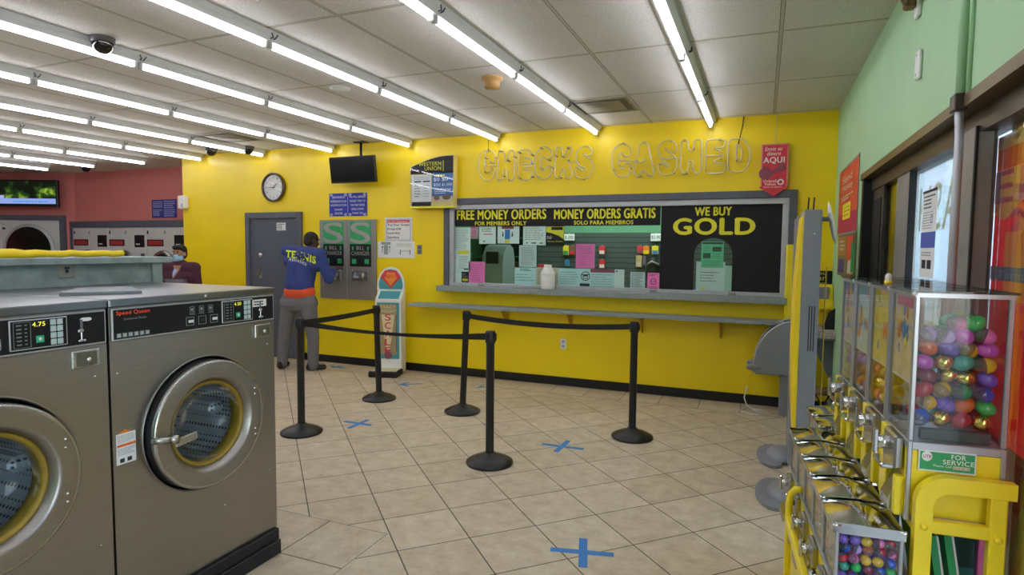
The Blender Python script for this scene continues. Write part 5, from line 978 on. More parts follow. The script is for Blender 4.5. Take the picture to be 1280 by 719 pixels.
# print follows the back: each letter is laid on the cloth
dg = bpy.context.evaluated_depsgraph_get()
def cloth_text(st, px0, py0, px1, py1, hpx, m, name, bold=.03, shear=.15):
    vs, fs = text_geo(st, bold); out = []; d0 = ray(px0, py0)
    me = hood.data; from mathutils.bvhtree import BVHTree
    tr = BVHTree.FromPolygons([v.co+root for v in me.vertices], [p.vertices[:] for p in me.polygons])
    for a, c in vs:
        px = px0+(px1-px0)*(a+shear*c*.1); py = py0+(py1-py0)*a-hpx*c+3.0*math.sin(math.pi*a)*-.6
        o_ = onY(px, py, YB-.6); dd = Vector((.0, 1, 0)); h = tr.ray_cast(o_+Vector((0, 0, 0)), ray(px, py).normalized())
        q = h[0] if h[0] is not None else onY(px, py, YB-.1)
        out.append(q-ray(px, py).normalized()*.006-root)
    b = MB(); b.add(out, fs, m); return b.build(name, p1)
cloth_text('TENNIS', 357, 322, 394.5, 330.5, 9.5, yl, 'back_print', .05)
cloth_text('Athletics', 360.5, 326.5, 383, 332.5, 5, 'paper', 'script_print', .0)
b = MB(); capsule(b, waist+Vector((-.1, 0, -.06)), waist+Vector((.11, 0, -.06)), .118, .118); capsule(b, waist+Vector((-.1, 0, .0)), waist+Vector((.11, 0, .0)), .105, .105); fuse(b, .012, 'shirt', 'shirt', p1, 3, INV)
b = MB(); capsule(b, hipL+z*.05, hipR+z*.05, .118, .118); capsule(b, hipL+z*.12+Vector((.02, 0, 0)), hipR+z*.12-Vector((.02, 0, 0)), .1, .1)
for h_, k_, a_ in ((hipL, kneL, ankL), (hipR, kneR, ankR)): capsule(b, h_, k_, .105, .078); capsule(b, k_, a_+z*.0, .076, .068)
fuse(b, .012, 'trousers', 'pants', p1, 4, INV)
for a_, d_ in ((ankL, (-.25, .97, 0)), (ankR, (.75, .66, 0))):
    d_ = Vector(d_).normalized(); o_ = Vector((a_.x, a_.y, 0)); b = MB(); capsule(b, o_-d_*.05+z*.045, o_+d_*.13+z*.04, .042, .036); capsule(b, o_-d_*.04+z*.07, o_+d_*.03+z*.07, .042, .04); sh = fuse(b, .01, 'shoe', 'shoe', p1, 3, INV); 
    for v in sh.data.vertices: v.co.z = max(v.co.z, .002)
# --- the masked person by the end of the yellow wall
base = onY(227, 330, 5.84); base.z = 0; INV2 = Matrix.Translation(-base)
p2 = thing('person', 'person in a maroon jacket and light blue face mask standing behind the washers', 'person', T_(*base))
Yq = 5.84; hd = onY(224.5, 317.5, Yq); f2 = Vector((.30, -.95, -.05)).normalized(); r2 = f2.cross(z).normalized()
b = MB(); Mh = head_parts(b, hd, f2, .98)
nk = hd-z*.13+Vector((.02, .0, 0)); cs = hd-z*.34; sl, sr = nk+r2*.19-z*.06, nk-r2*.19-z*.06
capsule(b, nk-z*.03, hd-z*.05, .056, .052); capsule(b, sl, sr, .06, .06); capsule(b, cs, cs-z*.3, .13, .12)
hips = [cs-z*.42+r2*q*.09 for q in (1, -1)]
for q, h_, s_ in ((1, hips[0], sl), (-1, hips[1], sr)):
    h2 = Vector((h_.x, h_.y, .0)); k_ = h2+z*.44+f2*.01; an = h2+z*.07; capsule(b, h_, k_, .08, .055); capsule(b, k_, an, .05, .036)
    e_ = s_+r2*q*.04-z*.27; w_ = e_+f2*.1-z*.22; capsule(b, s_, e_, .05, .042); capsule(b, e_, w_, .04, .028); hand(b, w_, f2*.3-z, r2*q, .3, .95, q)
capsule(b, hips[0], hips[1], .1, .1)
fuse(b, .0085, 'body', 'skin2', p2, 3, INV2); face_details(INV2 @ Mh, p2, .98)
b = MB(); b.ell((0, -.022, .048), (.082, .092, .082), 'hair', 18, 12, M=Mh); b.ell((0, -.05, .0), (.074, .062, .08), 'hair', 16, 10, M=Mh); b.ell((0, .05, .09), (.068, .045, .036), 'hair', 14, 8, M=Mh); fuse(b, .008, 'hair', 'hair', p2, 2, INV2)
b = MB(); b.ell((0, .035, -.05), (.064, .074, .056), 'mask', 20, 12, M=Mh); b.ell((0, .055, -.03), (.045, .066, .035), 'mask', 16, 10, M=Mh); mk = fuse(b, .007, 'face_mask', 'mask', p2, 3, INV2)
for q in (-1, 1): b = MB(); b.tube([Mh @ Vector((q*.06, .04, -.02)), Mh @ Vector((q*.082, .0, .0)), Mh @ Vector((q*.08, -.02, -.02))], .0025, 'mask', 6); b.v = [tuple(INV2 @ Vector(v)) for v in b.v]; b.build('ear_loop', mk)
b = MB(); capsule(b, sl, sr, .085, .085); capsule(b, sl-z*.12-r2*.05, sr-z*.12+r2*.05, .11, .11); capsule(b, cs, cs-z*.32, .16, .145); b.ell(tuple(nk+Vector((0, .01, .0))), (.085, .085, .05), 'navy', 16, 10)
for q, s_ in ((1, sl), (-1, sr)): e_ = s_+r2*q*.04-z*.27; w_ = e_+f2*.1-z*.22; capsule(b, s_, e_, .078, .062); capsule(b, e_, e_.lerp(w_, .9), .06, .045)
jk = fuse(b, .012, 'jacket', 'maroonj', p2, 4, INV2)
jk.data.materials.append(Mt['greyj'])
for pl in jk.data.polygons:
    if pl.center.z < hd.z-.34 and abs((pl.center+base-cs).dot(r2)) < .165: pl.material_index = 1
def patch(name, m, c0, sx, sy, dpt, n=3):
    b = MB()
    from mathutils.bvhtree import BVHTree
    tr = BVHTree.FromPolygons([v.co+base for v in jk.data.vertices], [p.vertices[:] for p in jk.data.polygons]); vs = []; N_ = 8
    for j in range(N_+1):
        for i in range(5):
            u, v = i/4-.5, j/N_; wdt = sx*(1-v)+.004; o_ = c0+r2*(-u*wdt)-z*(sy*v)+f2*.6; h = tr.ray_cast(o_, -f2); q = h[0] if h[0] is not None else c0; vs.append(tuple(q+f2*dpt-base))
    b.add(vs, [(j*5+i, j*5+i+1, (j+1)*5+i+1, (j+1)*5+i) for j in range(N_) for i in range(4)], m, smooth=True); return b.build(name, p2)
patch('collar_opening', 'skin2', nk-z*.02+f2*.05, .11, .16, .004); patch('undershirt', mat('pale blue undershirt', '8fa4cc', .8), nk-z*.07+r2*.015, .05, .12, .008)
b = MB(); capsule(b, hips[0]+z*.04, hips[1]+z*.04, .118, .118)
for h_ in hips: h2 = Vector((h_.x, h_.y, 0)); capsule(b, h_, h2+z*.44, .1, .075); capsule(b, h2+z*.44, h2+z*.07, .074, .062)
fuse(b, .014, 'trousers', mat('dark denim', '2c3244', .9), p2, 3, INV2)
for h_ in hips:
    o_ = Vector((h_.x, h_.y, 0)); b = MB(); capsule(b, o_-f2*.05+z*.045, o_+f2*.14+z*.04, .042, .036); capsule(b, o_-f2*.04+z*.07, o_+f2*.03+z*.07, .042, .04); sh = fuse(b, .01, 'shoe', 'shoe', p2, 3, INV2)
    for v in sh.data.vertices: v.co.z = max(v.co.z, .002)
# ================================================================== vending rack by the window
VF = FL(.382, 1.908, 0, math.radians(4.28))
def VT(x, y, z): return VF @ T_(x, y, z)
HW_, HD_, HS = .225, .228, .24
alu = mat('brushed aluminium trim', 'b4b8bd', .3, .8)
HN = ['nearest the viewer', 'second from the near end', 'third from the near end', 'farthest of the row']
vrnd = random.Random(11)
CARDM = [('d8c9a8', 'd88a3a'), ('e2d070', 'd8702c'), ('bcd0cc', 'c8783c'), ('c4c0bc', 'b88a50')]
for k in range(4):
    t = thing('capsule_machine', 'tall clear vending head of capsules on a yellow base, '+HN[k], 'vending machine', VT(0, HS*k, 0), 'tall capsule vending heads')
    Z0, Z1 = 1.085, 1.482
    b = MB(); b.box((.004, .004, .875), (HW_-.004, HD_-.004, Z0-.01), 'ypaint', .004); b.box((.0, .0, Z0-.025), (HW_, HD_, Z0), alu, .003); b.box((0, 0, .862), (HW_, HD_, .88), alu, .003); 
    for x in (0, HW_-.012): b.box((x, -.002, .862), (x+.012, .008, Z0), alu, .002)
    b.build('base', t)
    for x in (0, HW_-.014):
        for y in (0, HD_-.014): b = MB(); b.box((x, y, Z0), (x+.014, y+.014, Z1), alu, .003); b.build('post', t)
    b = MB()
    for q in ((0, 0, HW_, .014), (0, HD_-.014, HW_, HD_), (0, .014, .014, HD_-.014), (HW_-.014, .014, HW_, HD_-.014)): b.box((q[0], q[1], Z1-.004), (q[2], q[3], Z1+.008), alu)
    b.build('top_rim', t)
    b = MB(); b.box((-.006, -.006, Z1+.008), (HW_+.006, HD_+.006, Z1+.014), glass('grey tinted acrylic lid', (.78, .82, .82), .12), 0); lid = b.build('lid', t)
    if k == 1: b = MB(); b.ell((0, 0, .022), (.0095, .0095, .0105), 'white', 14, 8); b.lathe([(.0095, .006), (.0095, .022)], 'white', 14); b.lathe([(.012, 0), (.012, .008), (.0098, .009)], 'yplast', 14); b.disc(.012, 0, 'yplast', 14); b.v = [(x+.032, y+.16, z+Z1+.0142) for x, y, z in b.v]; kn = b.build('dome_knob', lid); kn['label'] = 'small white dome knob with a yellow collar'
    for x, y in ((.003, .003),): b = MB(); b.ell((x-.004, y, Z1+.006), .0075, 'white', 10, 6); b.build('corner_bolt', t)
    for q in (((.014, .003, Z0), (HW_-.014, .005, Z1)),)*(k == 0)+(((.003, .014, Z0), (.005, HD_-.014, Z1)), ((HW_-.005, .014, Z0), (HW_-.003, HD_-.014, Z1))): b = MB(); b.box(q[0], q[1], G_clear); b.build('pane', t)
    if k < 3: b = MB(); b.box((.014, HD_-.004, Z0), (HW_-.014, HD_-.001, Z1), G_clear); b.build('divider', t)
    # display card behind the front pane
    Mc = fr((0, -1, 0), (0, 0, 1), (-1, 0, 0), (.0095, HD_-.014, 1.24)); b = MB(); Wc, Hc = HD_-.028, Z1-1.24
    b.box((0, 0, -.002), (Wc, Hc, 0), mat('display card %d' % k, CARDM[k][0], .7, var=.25, scale=40), M=Mc); b.box((0, -.006, -.002), (Wc, 0, .001), 'white', M=Mc)
    for j in range(9):
        u, v, s_ = vrnd.uniform(.12, .88)*Wc, vrnd.uniform(.12, .9)*Hc, vrnd.uniform(.012, .026); m = vrnd.choice(['orange', 'orange', 'yprint', 'brown', 'red', 'white', 'teal', 'sky'])
        b.ell((u, v, .0), (s_*.7, s_, .0015), m, 10, 4, M=Mc); b.ell((u, v+s_*.9, .0), (s_*.5, s_*.5, .0015), m, 10, 4, M=Mc)
    b.box((Wc*.1, Hc*.84, 0), (Wc*.9, Hc*.96, .001), mat('card heading %d' % k, ['d06078', 'c8c020', '80b0b0', '8090a8'][k], .7), M=Mc); b.build('display_card', t)
    # coin mechanism, chute
    b = MB(); b.box((-.022, .035, .99), (.004, .15, 1.085), 'chromer', .006); b.box((-.05, .05, .985), (-.015, .14, 1.0), 'chrome', .004); mch = b.build('coin_mechanism', t)
    b = MB(); b.tube([(-.022, .093, 1.05), (-.05, .093, 1.05)], .02, 'chrome', 14); b.box((-.062, .085, 1.015), (-.048, .101, 1.09), 'chrome', .004); b.build('turn_handle', mch)
    b = MB(); b.prism([(.004, .975), (-.03, .90), (-.03, .87), (.004, .87)], .06, .13, 'chromer', M=fr((1, 0, 0), (0, 0, 1), (0, -1, 0), (0, .18, 0))); b.box((-.02, .02, .865), (.004, .048, .975), 'ypaint', .003); b.box((-.02, .122, .865), (.004, .15, .975), 'ypaint', .003); b.build('chute', t)
    b = MB(); b.box((-.012, .165, .86), (.004, .22, 1.08), 'ypaint', .003); b.build('front_strip', t)
    if k == 0:
        b = MB(); Ms = fr((1.18, 0, 0), (0, 0, 1.3), (0, -1, 0), (.026, -.0036, 1.008)); b.box((0, 0, -.0035), (.112, .044, -.001), 'white', M=Ms); b.box((.003, .003, -.002), (.109, .041, 0), 'gink', M=Ms)
        b.ctext('FOR', .078, .029, .028, .0095, .0002, 'white', bold=.03, M=Ms); b.ctext('SERVICE', .078, .0175, .06, .0095, .0002, 'white', bold=.03, M=Ms); b.text('Please Call', .03, .0105, .035, .005, .0002, 'white', M=Ms); b.box((.068, .0085, .0), (.1, .015, .0005), 'beige', M=Ms); b.text('5551234' if 0 else '- - - -', .07, .011, .028, .001, .0007, 'ink', M=Ms)
        b.lathe([(0, .0004), (.010, .0004), (.0105, 0)], 'white', 16, M=Ms @ T_(.0165, .031, 0)); b.ctext('UTB', .0165, .028, .016, .006, .0007, 'maroon', bold=.03, M=Ms); b.build('service_sticker', t)
        b = MB(); b.box((.03, .0145, Z0+.002), (HW_-.03, .03, Z0+.035), mat('dark sorter bar', '3a4640', .5), .004); b.build('sorter_bar', t)
# capsules, each a thing: coloured half and clear half
CC = {n: mat('capsule '+n, c, .25, coat=.4, var=.02) for n, c in dict(blue='2a5ac8', red='b8243a', yellow='e0b820', orange='e06a28', green='2cc060', emerald='189a64', purple='7a58c8', lavender='b9a4ea', magenta='cc5cc4', pink='f07ac0', teal='2ea890', maroon='8a3048').items()}; CC['gold'] = Mt['gold']
_cap = {}
def capsule_thing(col, loc, r, el, label, group, rot):
    t = thing('vending_capsule', label, 'capsule', VF @ T_(*loc) @ Matrix.Rotation(rot[0], 4, 'X') @ Matrix.Rotation(rot[1], 4, 'Y'), group); key = (col, r)
    if key not in _cap:
        b = MB(); 
        if col == 'gold': b.ell((0, 0, 0), (r, r, r*el), 'gold', 16, 12); a = b.build('shell', t); b = MB(); b.lathe([(r*1.0, -.0012), (r*1.03, 0), (r*1.0, .0012)], 'gold', 16); c = b.build('seam_ring', t)
        else: b.ell((0, 0, 0), (r, r, r*el), CC[col], 16, 6, half=1); b.disc(r*.98, .0, CC[col], 16); a = b.build('coloured_half', t); b = MB(); b.ell((0, 0, -.0006), (r*.985, r*.985, r*el*.985), G_cap if vrnd.random() < .5 else CC[col], 16, 6, half=-1); c = b.build('lower_half', t)
        _cap[key] = (a, c)
    else:
        for o in _cap[key]: c = o.copy(); COL.objects.link(c); c.parent = t
LAY = [['blue', 'gold', 'red', 'gold'], ['yellow', 'purple', 'orange', 'green'], ['red', 'yellow', 'emerald', 'blue'], ['maroon', 'gold', 'gold', 'purple'], ['magenta', 'gold', 'teal', 'yellow'], ['orange', 'purple', 'yellow', 'magenta'], ['lavender', 'lavender', 'magenta', 'pink'], ['pink', 'green']]
for j, row in enumerate(LAY):
    for i, c in enumerate(row):
        for q in range(2):
            off = .024 if j % 2 else 0.; x = .037+.046*i+off*.55+vrnd.uniform(-.003, .003); y = .034+.05*q+(.012 if j % 2 else 0); z = 1.145+.0385*j+vrnd.uniform(-.003, .003)
            if j == 7: x += .06; z -= .006
            if j == 0 : z += .0
            x = min(x, .196)
            col = c if q == 0 else vrnd.choice(list(CC)); el = 1.22 if i != 3 else 1.1
            capsule_thing(col, (x, y, z), .0215, 1.2, ('gold foil' if col == 'gold' else col)+' capsule in the near head, '+ORD[j]+' layer up, '+ORD[i]+' from left, '+('front row' if q == 0 else 'second row'), 'capsules in the near vending head', (vrnd.uniform(-.9, .9), vrnd.uniform(.6, 2.4)))
for k, cols in ((1, ['yellow', 'orange', 'yellow', 'gold']), (2, ['red', 'purple', 'maroon']), (3, ['blue', 'lavender', 'purple'])):
    for j in range(3):
        for i in range(4):
            col = cols[(i*3+j*2) % len(cols)]
            capsule_thing(col, (.036+.004*(j % 2), HS*k+.036+.05*i, 1.115+.042*j), .0215, 1.2, ('gold foil' if col == 'gold' else col)+' capsule in the '+['near', 'second', 'third', 'farthest'][k]+' tall head, '+ORD[j]+' layer up, '+ORD[i]+' along front', 'capsules in the other tall heads', (vrnd.uniform(-.9, .9), vrnd.uniform(0, 3)))
# lower row of chrome-lidded heads
LX0, LX1, LZ = -.172, -.006, .825; LS = .199
def low(k, x0, y0, lb):
    t = thing('toy_machine', lb, 'vending machine', VT(x0, y0, 0), 'low chrome-lidded vending heads'); W, Dp = LX1-LX0, LS-.006; ZB = .655
    b = MB(); b.box((0, 0, .1), (W, Dp, ZB), 'ypaint', .004); b.box((-.004, -.002, ZB), (W+.002, Dp, ZB+.012), alu, .002); b.build('base', t)
    for x in (0, W-.01):
        for y in (0, Dp-.01): b = MB(); b.box((x, y, ZB), (x+.01, y+.01, LZ-.006), alu, .002); b.build('post', t)
    for q in (((.01, .002, ZB+.012), (W-.01, .004, LZ-.006)),)*(k == 0)+(((.002, .01, ZB+.012), (.004, Dp-.01, LZ-.006)),): b = MB(); b.box(q[0], q[1], G_clear); b.build('pane', t)
    b = MB(); Mc = fr((0, -1, 0), (0, 0, 1), (-1, 0, 0), (.008, Dp-.012, ZB+.014)); b.box((0, 0, -.002), (Dp-.024, LZ-ZB-.03, 0), 'beige', M=Mc)
    for j in range(5): b.box((.02, .03+.02*j, 0), (.035, .042+.02*j, .0012), ['orange', 'red', 'yprint', 'red', 'teal'][j], M=Mc)
    b.build('display_card', t)
    # chrome lid, domed across
    b = MB(); n = 10; vs = []
    for i in range(n+1):
        for j in range(n+1):
            u, v = i/n, j/n; vs.append((-.008+(W+.014)*u, .002+(Dp-.004)*v, LZ+.012+.014*math.sin(math.pi*u)*math.sin(math.pi*v)**.6-.004*math.cos(2*math.pi*u)))
    fs = [(i*(n+1)+j, (i+1)*(n+1)+j, (i+1)*(n+1)+j+1, i*(n+1)+j+1) for i in range(n) for j in range(n)]
    b.add(vs, fs, 'chrome', smooth=True); b.box((-.008, .002, LZ-.012), (W+.006, Dp-.002, LZ+.0075), 'chrome', .004); b.box((-.008, .001, LZ-.012), (W+.006, .005, LZ+.02), 'chrome', .0015); lid = b.build('lid', t)
    b = MB(); b.tube([(-.012, .004, LZ+.016), (-.002, .001, LZ+.01), (.012, .002, LZ+.014)], .0035, 'chrome', 8); b.tube([(-.012, .012, LZ+.012), (-.006, -.002, LZ+.01)], .003, 'chrome', 8); b.build('corner_clip', lid)
    b = MB(); b.tube([(W+.0, .004, LZ+.016), (W+.006, .002, LZ+.012), (W-.012, .001, LZ+.013)], .0035, 'chrome', 8); b.build('corner_clip', lid)
    b = MB(); b.box((-.02, .05, .575), (.003, .145, .65), 'chromer', .005); m_ = b.build('coin_mechanism', t)
    b = MB(); b.tube([(-.02, .098, .62), (-.04, .098, .62)], .016, 'chrome', 12); b.box((-.05, .09, .59), (-.038, .106, .65), 'chrome', .004); b.build('turn_handle', m_)
    b = MB(); b.prism([(.002, .56), (-.04, .5), (-.04, .47), (.002, .47)], .05, .15, 'chromer', M=fr((1, 0, 0), (0, 0, 1), (0, -1, 0), (0, .2, 0))); b.build('chute', t)
LN = ['low chrome-lidded vending head at the near end, full of small toys', 'second low chrome-lidded vending head from the near end', 'third low chrome-lidded vending head from the near end', 'fourth low chrome-lidded vending head from the near end', 'fifth low chrome-lidded vending head, beside the grey kiosk post', 'nearer low chrome-lidded head of the farther vending rack', 'last low chrome-lidded head, farthest from the viewer']
for k in range(5): low(k, LX0, -.036+LS*k, LN[k])
for k in range(2): low(5+k, LX0+.125, .99+LS*k, LN[5+k])
# toys in the near low head
TC = ['magenta', 'pink', 'purple', 'lavender', 'blue', 'red', 'orange', 'yellow', 'teal', 'maroon', 'green']
n_ = 0
for j in range(5):
    for i in range(5):
        for q in range(2):
            x = LX0+.022+.0295*i+(.012 if j % 2 else 0)*.6+vrnd.uniform(-.002, .002); y = -.036+.02+.03*q+(.006 if j % 2 else 0); z = .685+.027*j
            col = vrnd.choice(TC[:6] if q else TC)
            capsule_thing(col, (min(x, LX1-.02), y, z), .0138, 1.05, col+' toy capsule in the near low head, '+ORD[j]+' layer up, '+ORD[i]+' from left, '+('front row' if q == 0 else 'second row'), 'toy capsules in the near low head', (vrnd.uniform(-1, 1), vrnd.uniform(0, 3)))
# rack frames
t = thing('vending_rack', 'yellow enamel steel rack with a rounded end frame carrying the vending heads', 'rack', VT(0, 0, 0))
def rounded(x0, x1, ztop, r, n=8): return [(x0, 0)]+[(x0+r-r*math.cos(math.pi/2*k/n), ztop-r+r*math.sin(math.pi/2*k/n)) for k in range(n+1)]+[(x1, ztop)]
out = rounded(.014, .236, 1.006, .075); inn = rounded(.054, .236, .964, .04)
Mn = fr((1, 0, 0), (0, 0, 1), (0, -1, 0), (0, -.012, 0))
b = MB(); b.prism(out+inn[::-1], 0, .032, 'ypaint', M=Mn); b.box((.182, 0, 0), (.22, .966, .03), 'ypaint', .004, M=Mn); b.build('end_frame', t)
b = MB(); b.box((.05, .85, .002), (.185, .885, .03), 'ypaint', .004, M=Mn); b.build('crossbar', t)
for x, z in ((.034, .868), (.2, .858)): b = MB(); b.lathe([(0, .04), (.006, .04), (.009, .036), (.009, .031)], 'ypaint', 12, M=Mn @ T_(x, z, 0)); b.build('bolt', t)
b = MB(); b.box((.014, -.0, 0), (.05, .98, .03), 'ypaint', .004, M=fr((1, 0, 0), (0, 0, 1), (0, -1, 0), (0, .99, 0))); b.box((.18, 0, 0), (.216, .98, .03), 'ypaint', .004, M=fr((1, 0, 0), (0, 0, 1), (0, -1, 0), (0, .99, 0))); b.box((.014, .85, 0), (.22, .88, .03), 'ypaint', .004, M=fr((1, 0, 0), (0, 0, 1), (0, -1, 0), (0, .99, 0))); b.build('far_frame', t)
for x in (.02, .185): b = MB(); b.box((x, 0, .835), (x+.03, .97, .862), 'ypaint', .003); b.build('side_rail', t)
b = MB(); n = 8; b.tube([(-.21, .63, .05), (-.21, .63, .62), (-.206, .625, .66), (-.19, .615, .685), (-.17, .6, .69)], .013, 'ypaint', 10); b.box((-.222, .02, .535), (-.2, .64, .575), 'ypaint', .005); b.tube([(-.21, .02, .05), (-.21, .02, .56)], .013, 'ypaint', 10); b.build('front_guard', t)
# things stowed under the tall heads
for (x, lean, m, lb, z1_, wd) in ((.122, .10, 'gink', 'green board with white edges leaning under the tall heads, nearest the frame post', .80, .006), (.158, .10, 'gink', 'second green board with white edges leaning under the tall heads', .81, .006), (.135, .05, 'yplast', 'olive yellow board leaning between the green boards', .74, .004)):
    b = MB(); b.prism([(0, .2), (wd*3, .2), (wd*3-lean, z1_), (-lean, z1_)], 0, .3, m if m != 'yplast' else mat('olive board', '8a8a28', .6), M=fr((1, 0, 0), (0, 0, 1), (0, -1, 0), (0, .3, 0)))
    if m == 'gink': b.prism([(wd*3, .2), (wd*3+.005, .2), (wd*3-lean+.005, z1_), (wd*3-lean, z1_)], -.002, .302, 'white', M=fr((1, 0, 0), (0, 0, 1), (0, -1, 0), (0, .3, 0)))
    one(b, 'leaning_board', lb, 'board', VT(x+lean*.6, .07+.05*(lean < .08), 0), 'boards leaning under the rack')
b = MB(); b.box((0, 0, .15), (.05, .3, .83), mat('dark teal carton', '2f5a5c', .6), .004); b.box((.004, -.002, .5), (.046, 0, .7), 'teal'); one(b, 'teal_carton', 'dark teal carton standing under the tall heads', 'carton', VT(.165, .12, 0))
b = MB(); b.box((0, 0, .66), (.014, .28, .82), 'pinkp', .002); b.box((.014, .002, .66), (.017, .28, .81), 'paper', .001); b.box((.0, .0, .2), (.017, .28, .66), 'pinkp', .002); one(b, 'pink_folder', 'pink folder standing next to the teal carton under the tall heads', 'folder', VT(.217, .11, 0))
b = MB(); b.box((0, 0, .2), (.014, .26, .815), 'orange', .002); b.box((.002, -.002, .7), (.012, 0, .78), 'yprint'); one(b, 'orange_folder', 'orange folder standing by the right post under the tall heads', 'folder', VT(.236, .11, 0))
# ================================================================== banners outside the near window
BX = GX+.03
def ob(px, py): p = onX(px, py, BX); return -p.y, p.z
b = MB(); rb = fabric('red banner', 'e8505a'); yb = fabric('banner yellow', 'f4dc80')
u0 = ob(1249, 180)[0]; u1 = -1.35
z = lambda py: ob(1262, py)[1]
b.box((u0, .05, -.004), (u1, 2.0, 0), rb)
b.rect(u0, z(208), u1, 2.0, .0006, fabric('orange banner', 'e88040')); b.rect(u0, z(184), u1, 2.0, .0012, yb)
N = 30; wv = [(u0+(u1-u0)*k/N, z(263)-.03*math.sin(k*.75)) for k in range(N+1)]; b.prism([(u1, z(210)), (u0, z(210))]+wv, .0006, .0014, yb)
lm = mat('banner lettering', 'c83a58', .6); b.text('Elotes', u0+.0, z(252), 1.05, z(212)-z(252), .0018, lm, bold=.04)
b.ell((u0+.17, z(160), .002), (.05, .05, .004), mat('gold medallion print', '9a7a30', .5), 20, 6); b.rect(u0+.12, z(300)-.2, u0+.5, z(290), .0012, 'orange'); b.text('a', u0+.16, z(300), .12, .1, .0018, lm, bold=.05)
b.rect(u0, z(352), u1, z(334), .0018, mat('slate strip', '5a6a80', .6)); b.text('Tamales', u0+.06, z(349), .4, z(339)-z(349), .0026, mat('slate lettering', '8a98a8', .6))
one(b, 'outdoor_banner', 'red and yellow Elotes banner hanging just outside the near window', 'banner', fr((0, -1, 0), (0, 0, 1), (-1, 0, 0), (BX, 0, 0)))
b = MB(); og = fabric('olive print', 'd2d29a'); zz = lambda py: ob(1272, py)[1]; ua = ob(1262, 600)[0]
b.box((ua-.25, .02, .002), (u1, .98, .004), og); b.rect(ua-.25, zz(640), u1, zz(575), .0045, fabric('pink red print', 'ee5a6c'))
b.prism([(ua-.05, zz(719)-.1), (ua+.04, zz(719)-.1), (ua+.22, zz(620)), (ua+.16, zz(620))], .0045, .006, fabric('cream print', 'eee6cc'))
for rr_, mm in ((.36, 'maroon'), (.31, 'white'), (.25, mat('magenta print', 'b83a68', .6))): b.prism([(ua+.36+rr_*math.cos(math.pi*k/20), zz(719)-.28+rr_*math.sin(math.pi*k/20)) for k in range(21)], .006, .0065+.0006*(.36-rr_)*20, mm)
one(b, 'window_poster', 'olive and red poster with magenta and white arcs low on the near window', 'poster', fr((0, -1, 0), (0, 0, 1), (-1, 0, 0), (BX-.01, 0, 0)))
# flyer on the far pane
a, c = onX(1157, 240, GX), onX(1167, 345, GX); yh, yl = onX(1173, 237, GX).y, onX(1155, 240, GX).y
zt_, zb_ = onX(1164, 237, GX).z, onX(1164, 348, GX).z; W = yl-yh
b = MB(); b.box((0, 0, -.001), (W, zt_-zb_, 0), 'paper'); Hh = zt_-zb_
b.rect(0, Hh*.97, W, Hh, .0002, 'ink'); b.lines(W*.1, Hh*.78, W*.9, Hh*.95, 4, .0002, 'ink', 3, .4); b.lines(W*.1, Hh*.55, W*.8, Hh*.76, 7, .0002, 'inkl', 4, .3); b.rect(0, Hh*.34, W, Hh*.52, .0002, mat('photo blue', '4a5cb0', .6)); b.ell((W*.6, Hh*.38, .0002), (W*.2, .02, .0006), 'gold' if 0 else 'yprint', 10, 4); circ(b, W*.7, Hh*.66, .02, 'blue', .0006, .3); b.rect(W*.15, Hh*.1, W*.42, Hh*.2, .0002, 'ink'); b.rect(W*.52, Hh*.1, W*.8, Hh*.2, .0002, 'ink'); b.lines(W*.1, Hh*.24, W*.9, Hh*.3, 2, .0002, 'inkl', 5)
one(b, 'pane_flyer', 'long white flyer with a blue photo taped to the far window pane', 'flyer', RW(yl, zb_, GX-.002))
# ================================================================== posters on the green wall by the corner
def gposter(tl, tr, bl, br, art, name, label, back):
    P = [onX(*q, RX-.006) for q in (bl, br, tr, tl)]; y0 = P[0].y; z0 = min(P[0].z, P[1].z); W = P[0].y-P[1].y; Hh = (P[2].z+P[3].z)/2-z0
    b = MB(); b.box((0, 0, -.002), (W, Hh, 0), back); art(b, W, Hh); return one(b, name, label, 'poster', RW(y0, z0, RX-.004))
def art1(b, W, Hh):
    for q in ((0, 0, W, Hh*.03), (0, Hh*.97, W, Hh), (0, 0, W*.02, Hh), (W*.98, 0, W, Hh)): b.rect(*q, .0004, 'kiosk')
    b.rect(W*.02, Hh*.03, W*.98, Hh*.3, .0003, mat('crimson print', 'b82a48', .6)); b.text('Send', W*.2, Hh*.76, W*.5, Hh*.11, .0008, 'beige', bold=.03, shear=.1); b.text('Money', W*.2, Hh*.62, W*.55, Hh*.11, .0008, 'beige', bold=.03, shear=.1); b.lines(W*.15, Hh*.5, W*.8, Hh*.58, 2, .0005, 'beige', 3, .5)
    b.rect(W*.28, Hh*.22, W*.68, Hh*.45, .0006, 'yprint'); b.lines(W*.32, Hh*.25, W*.64, Hh*.42, 3, .001, 'ored', 4, .4); b.lines(W*.45, Hh*.05, W*.9, Hh*.12, 1, .0006, 'beige', 5, .5)
gposter((1051, 213), (1072.5, 195), (1046.5, 293), (1070, 290.5), art1, 'money_poster', 'orange red framed poster on the green wall next to the corner', mat('orange red poster', 'd24a26', .5))
def art2(b, W, Hh):
    b.rect(W*.05, Hh*.5, W*.5, Hh*.95, .0003, mat('ochre print', 'a87a30', .6)); b.rect(W*.55, Hh*.4, W*.85, Hh*.95, .0003, 'ored'); b.rect(W*.78, Hh*.15, W*.97, Hh*.8, .0004, 'gink'); b.rect(W*.05, Hh*.08, W*.4, Hh*.4, .0003, mat('violet print', '4a3c70', .6)); b.prism([(W*.6, Hh*.1), (W*.9, Hh*.1), (W*.72, Hh*.6), (W*.66, Hh*.6)], .0006, .001, 'beige'); b.lines(W*.1, Hh*.6, W*.45, Hh*.88, 3, .0008, 'beige', 6, .5)
gposter((1047, 294), (1069, 291.5), (1046, 343), (1068, 347), art2, 'collage_poster', 'many coloured collage poster below the orange red framed poster', mat('khaki print', '7a6a48', .6))
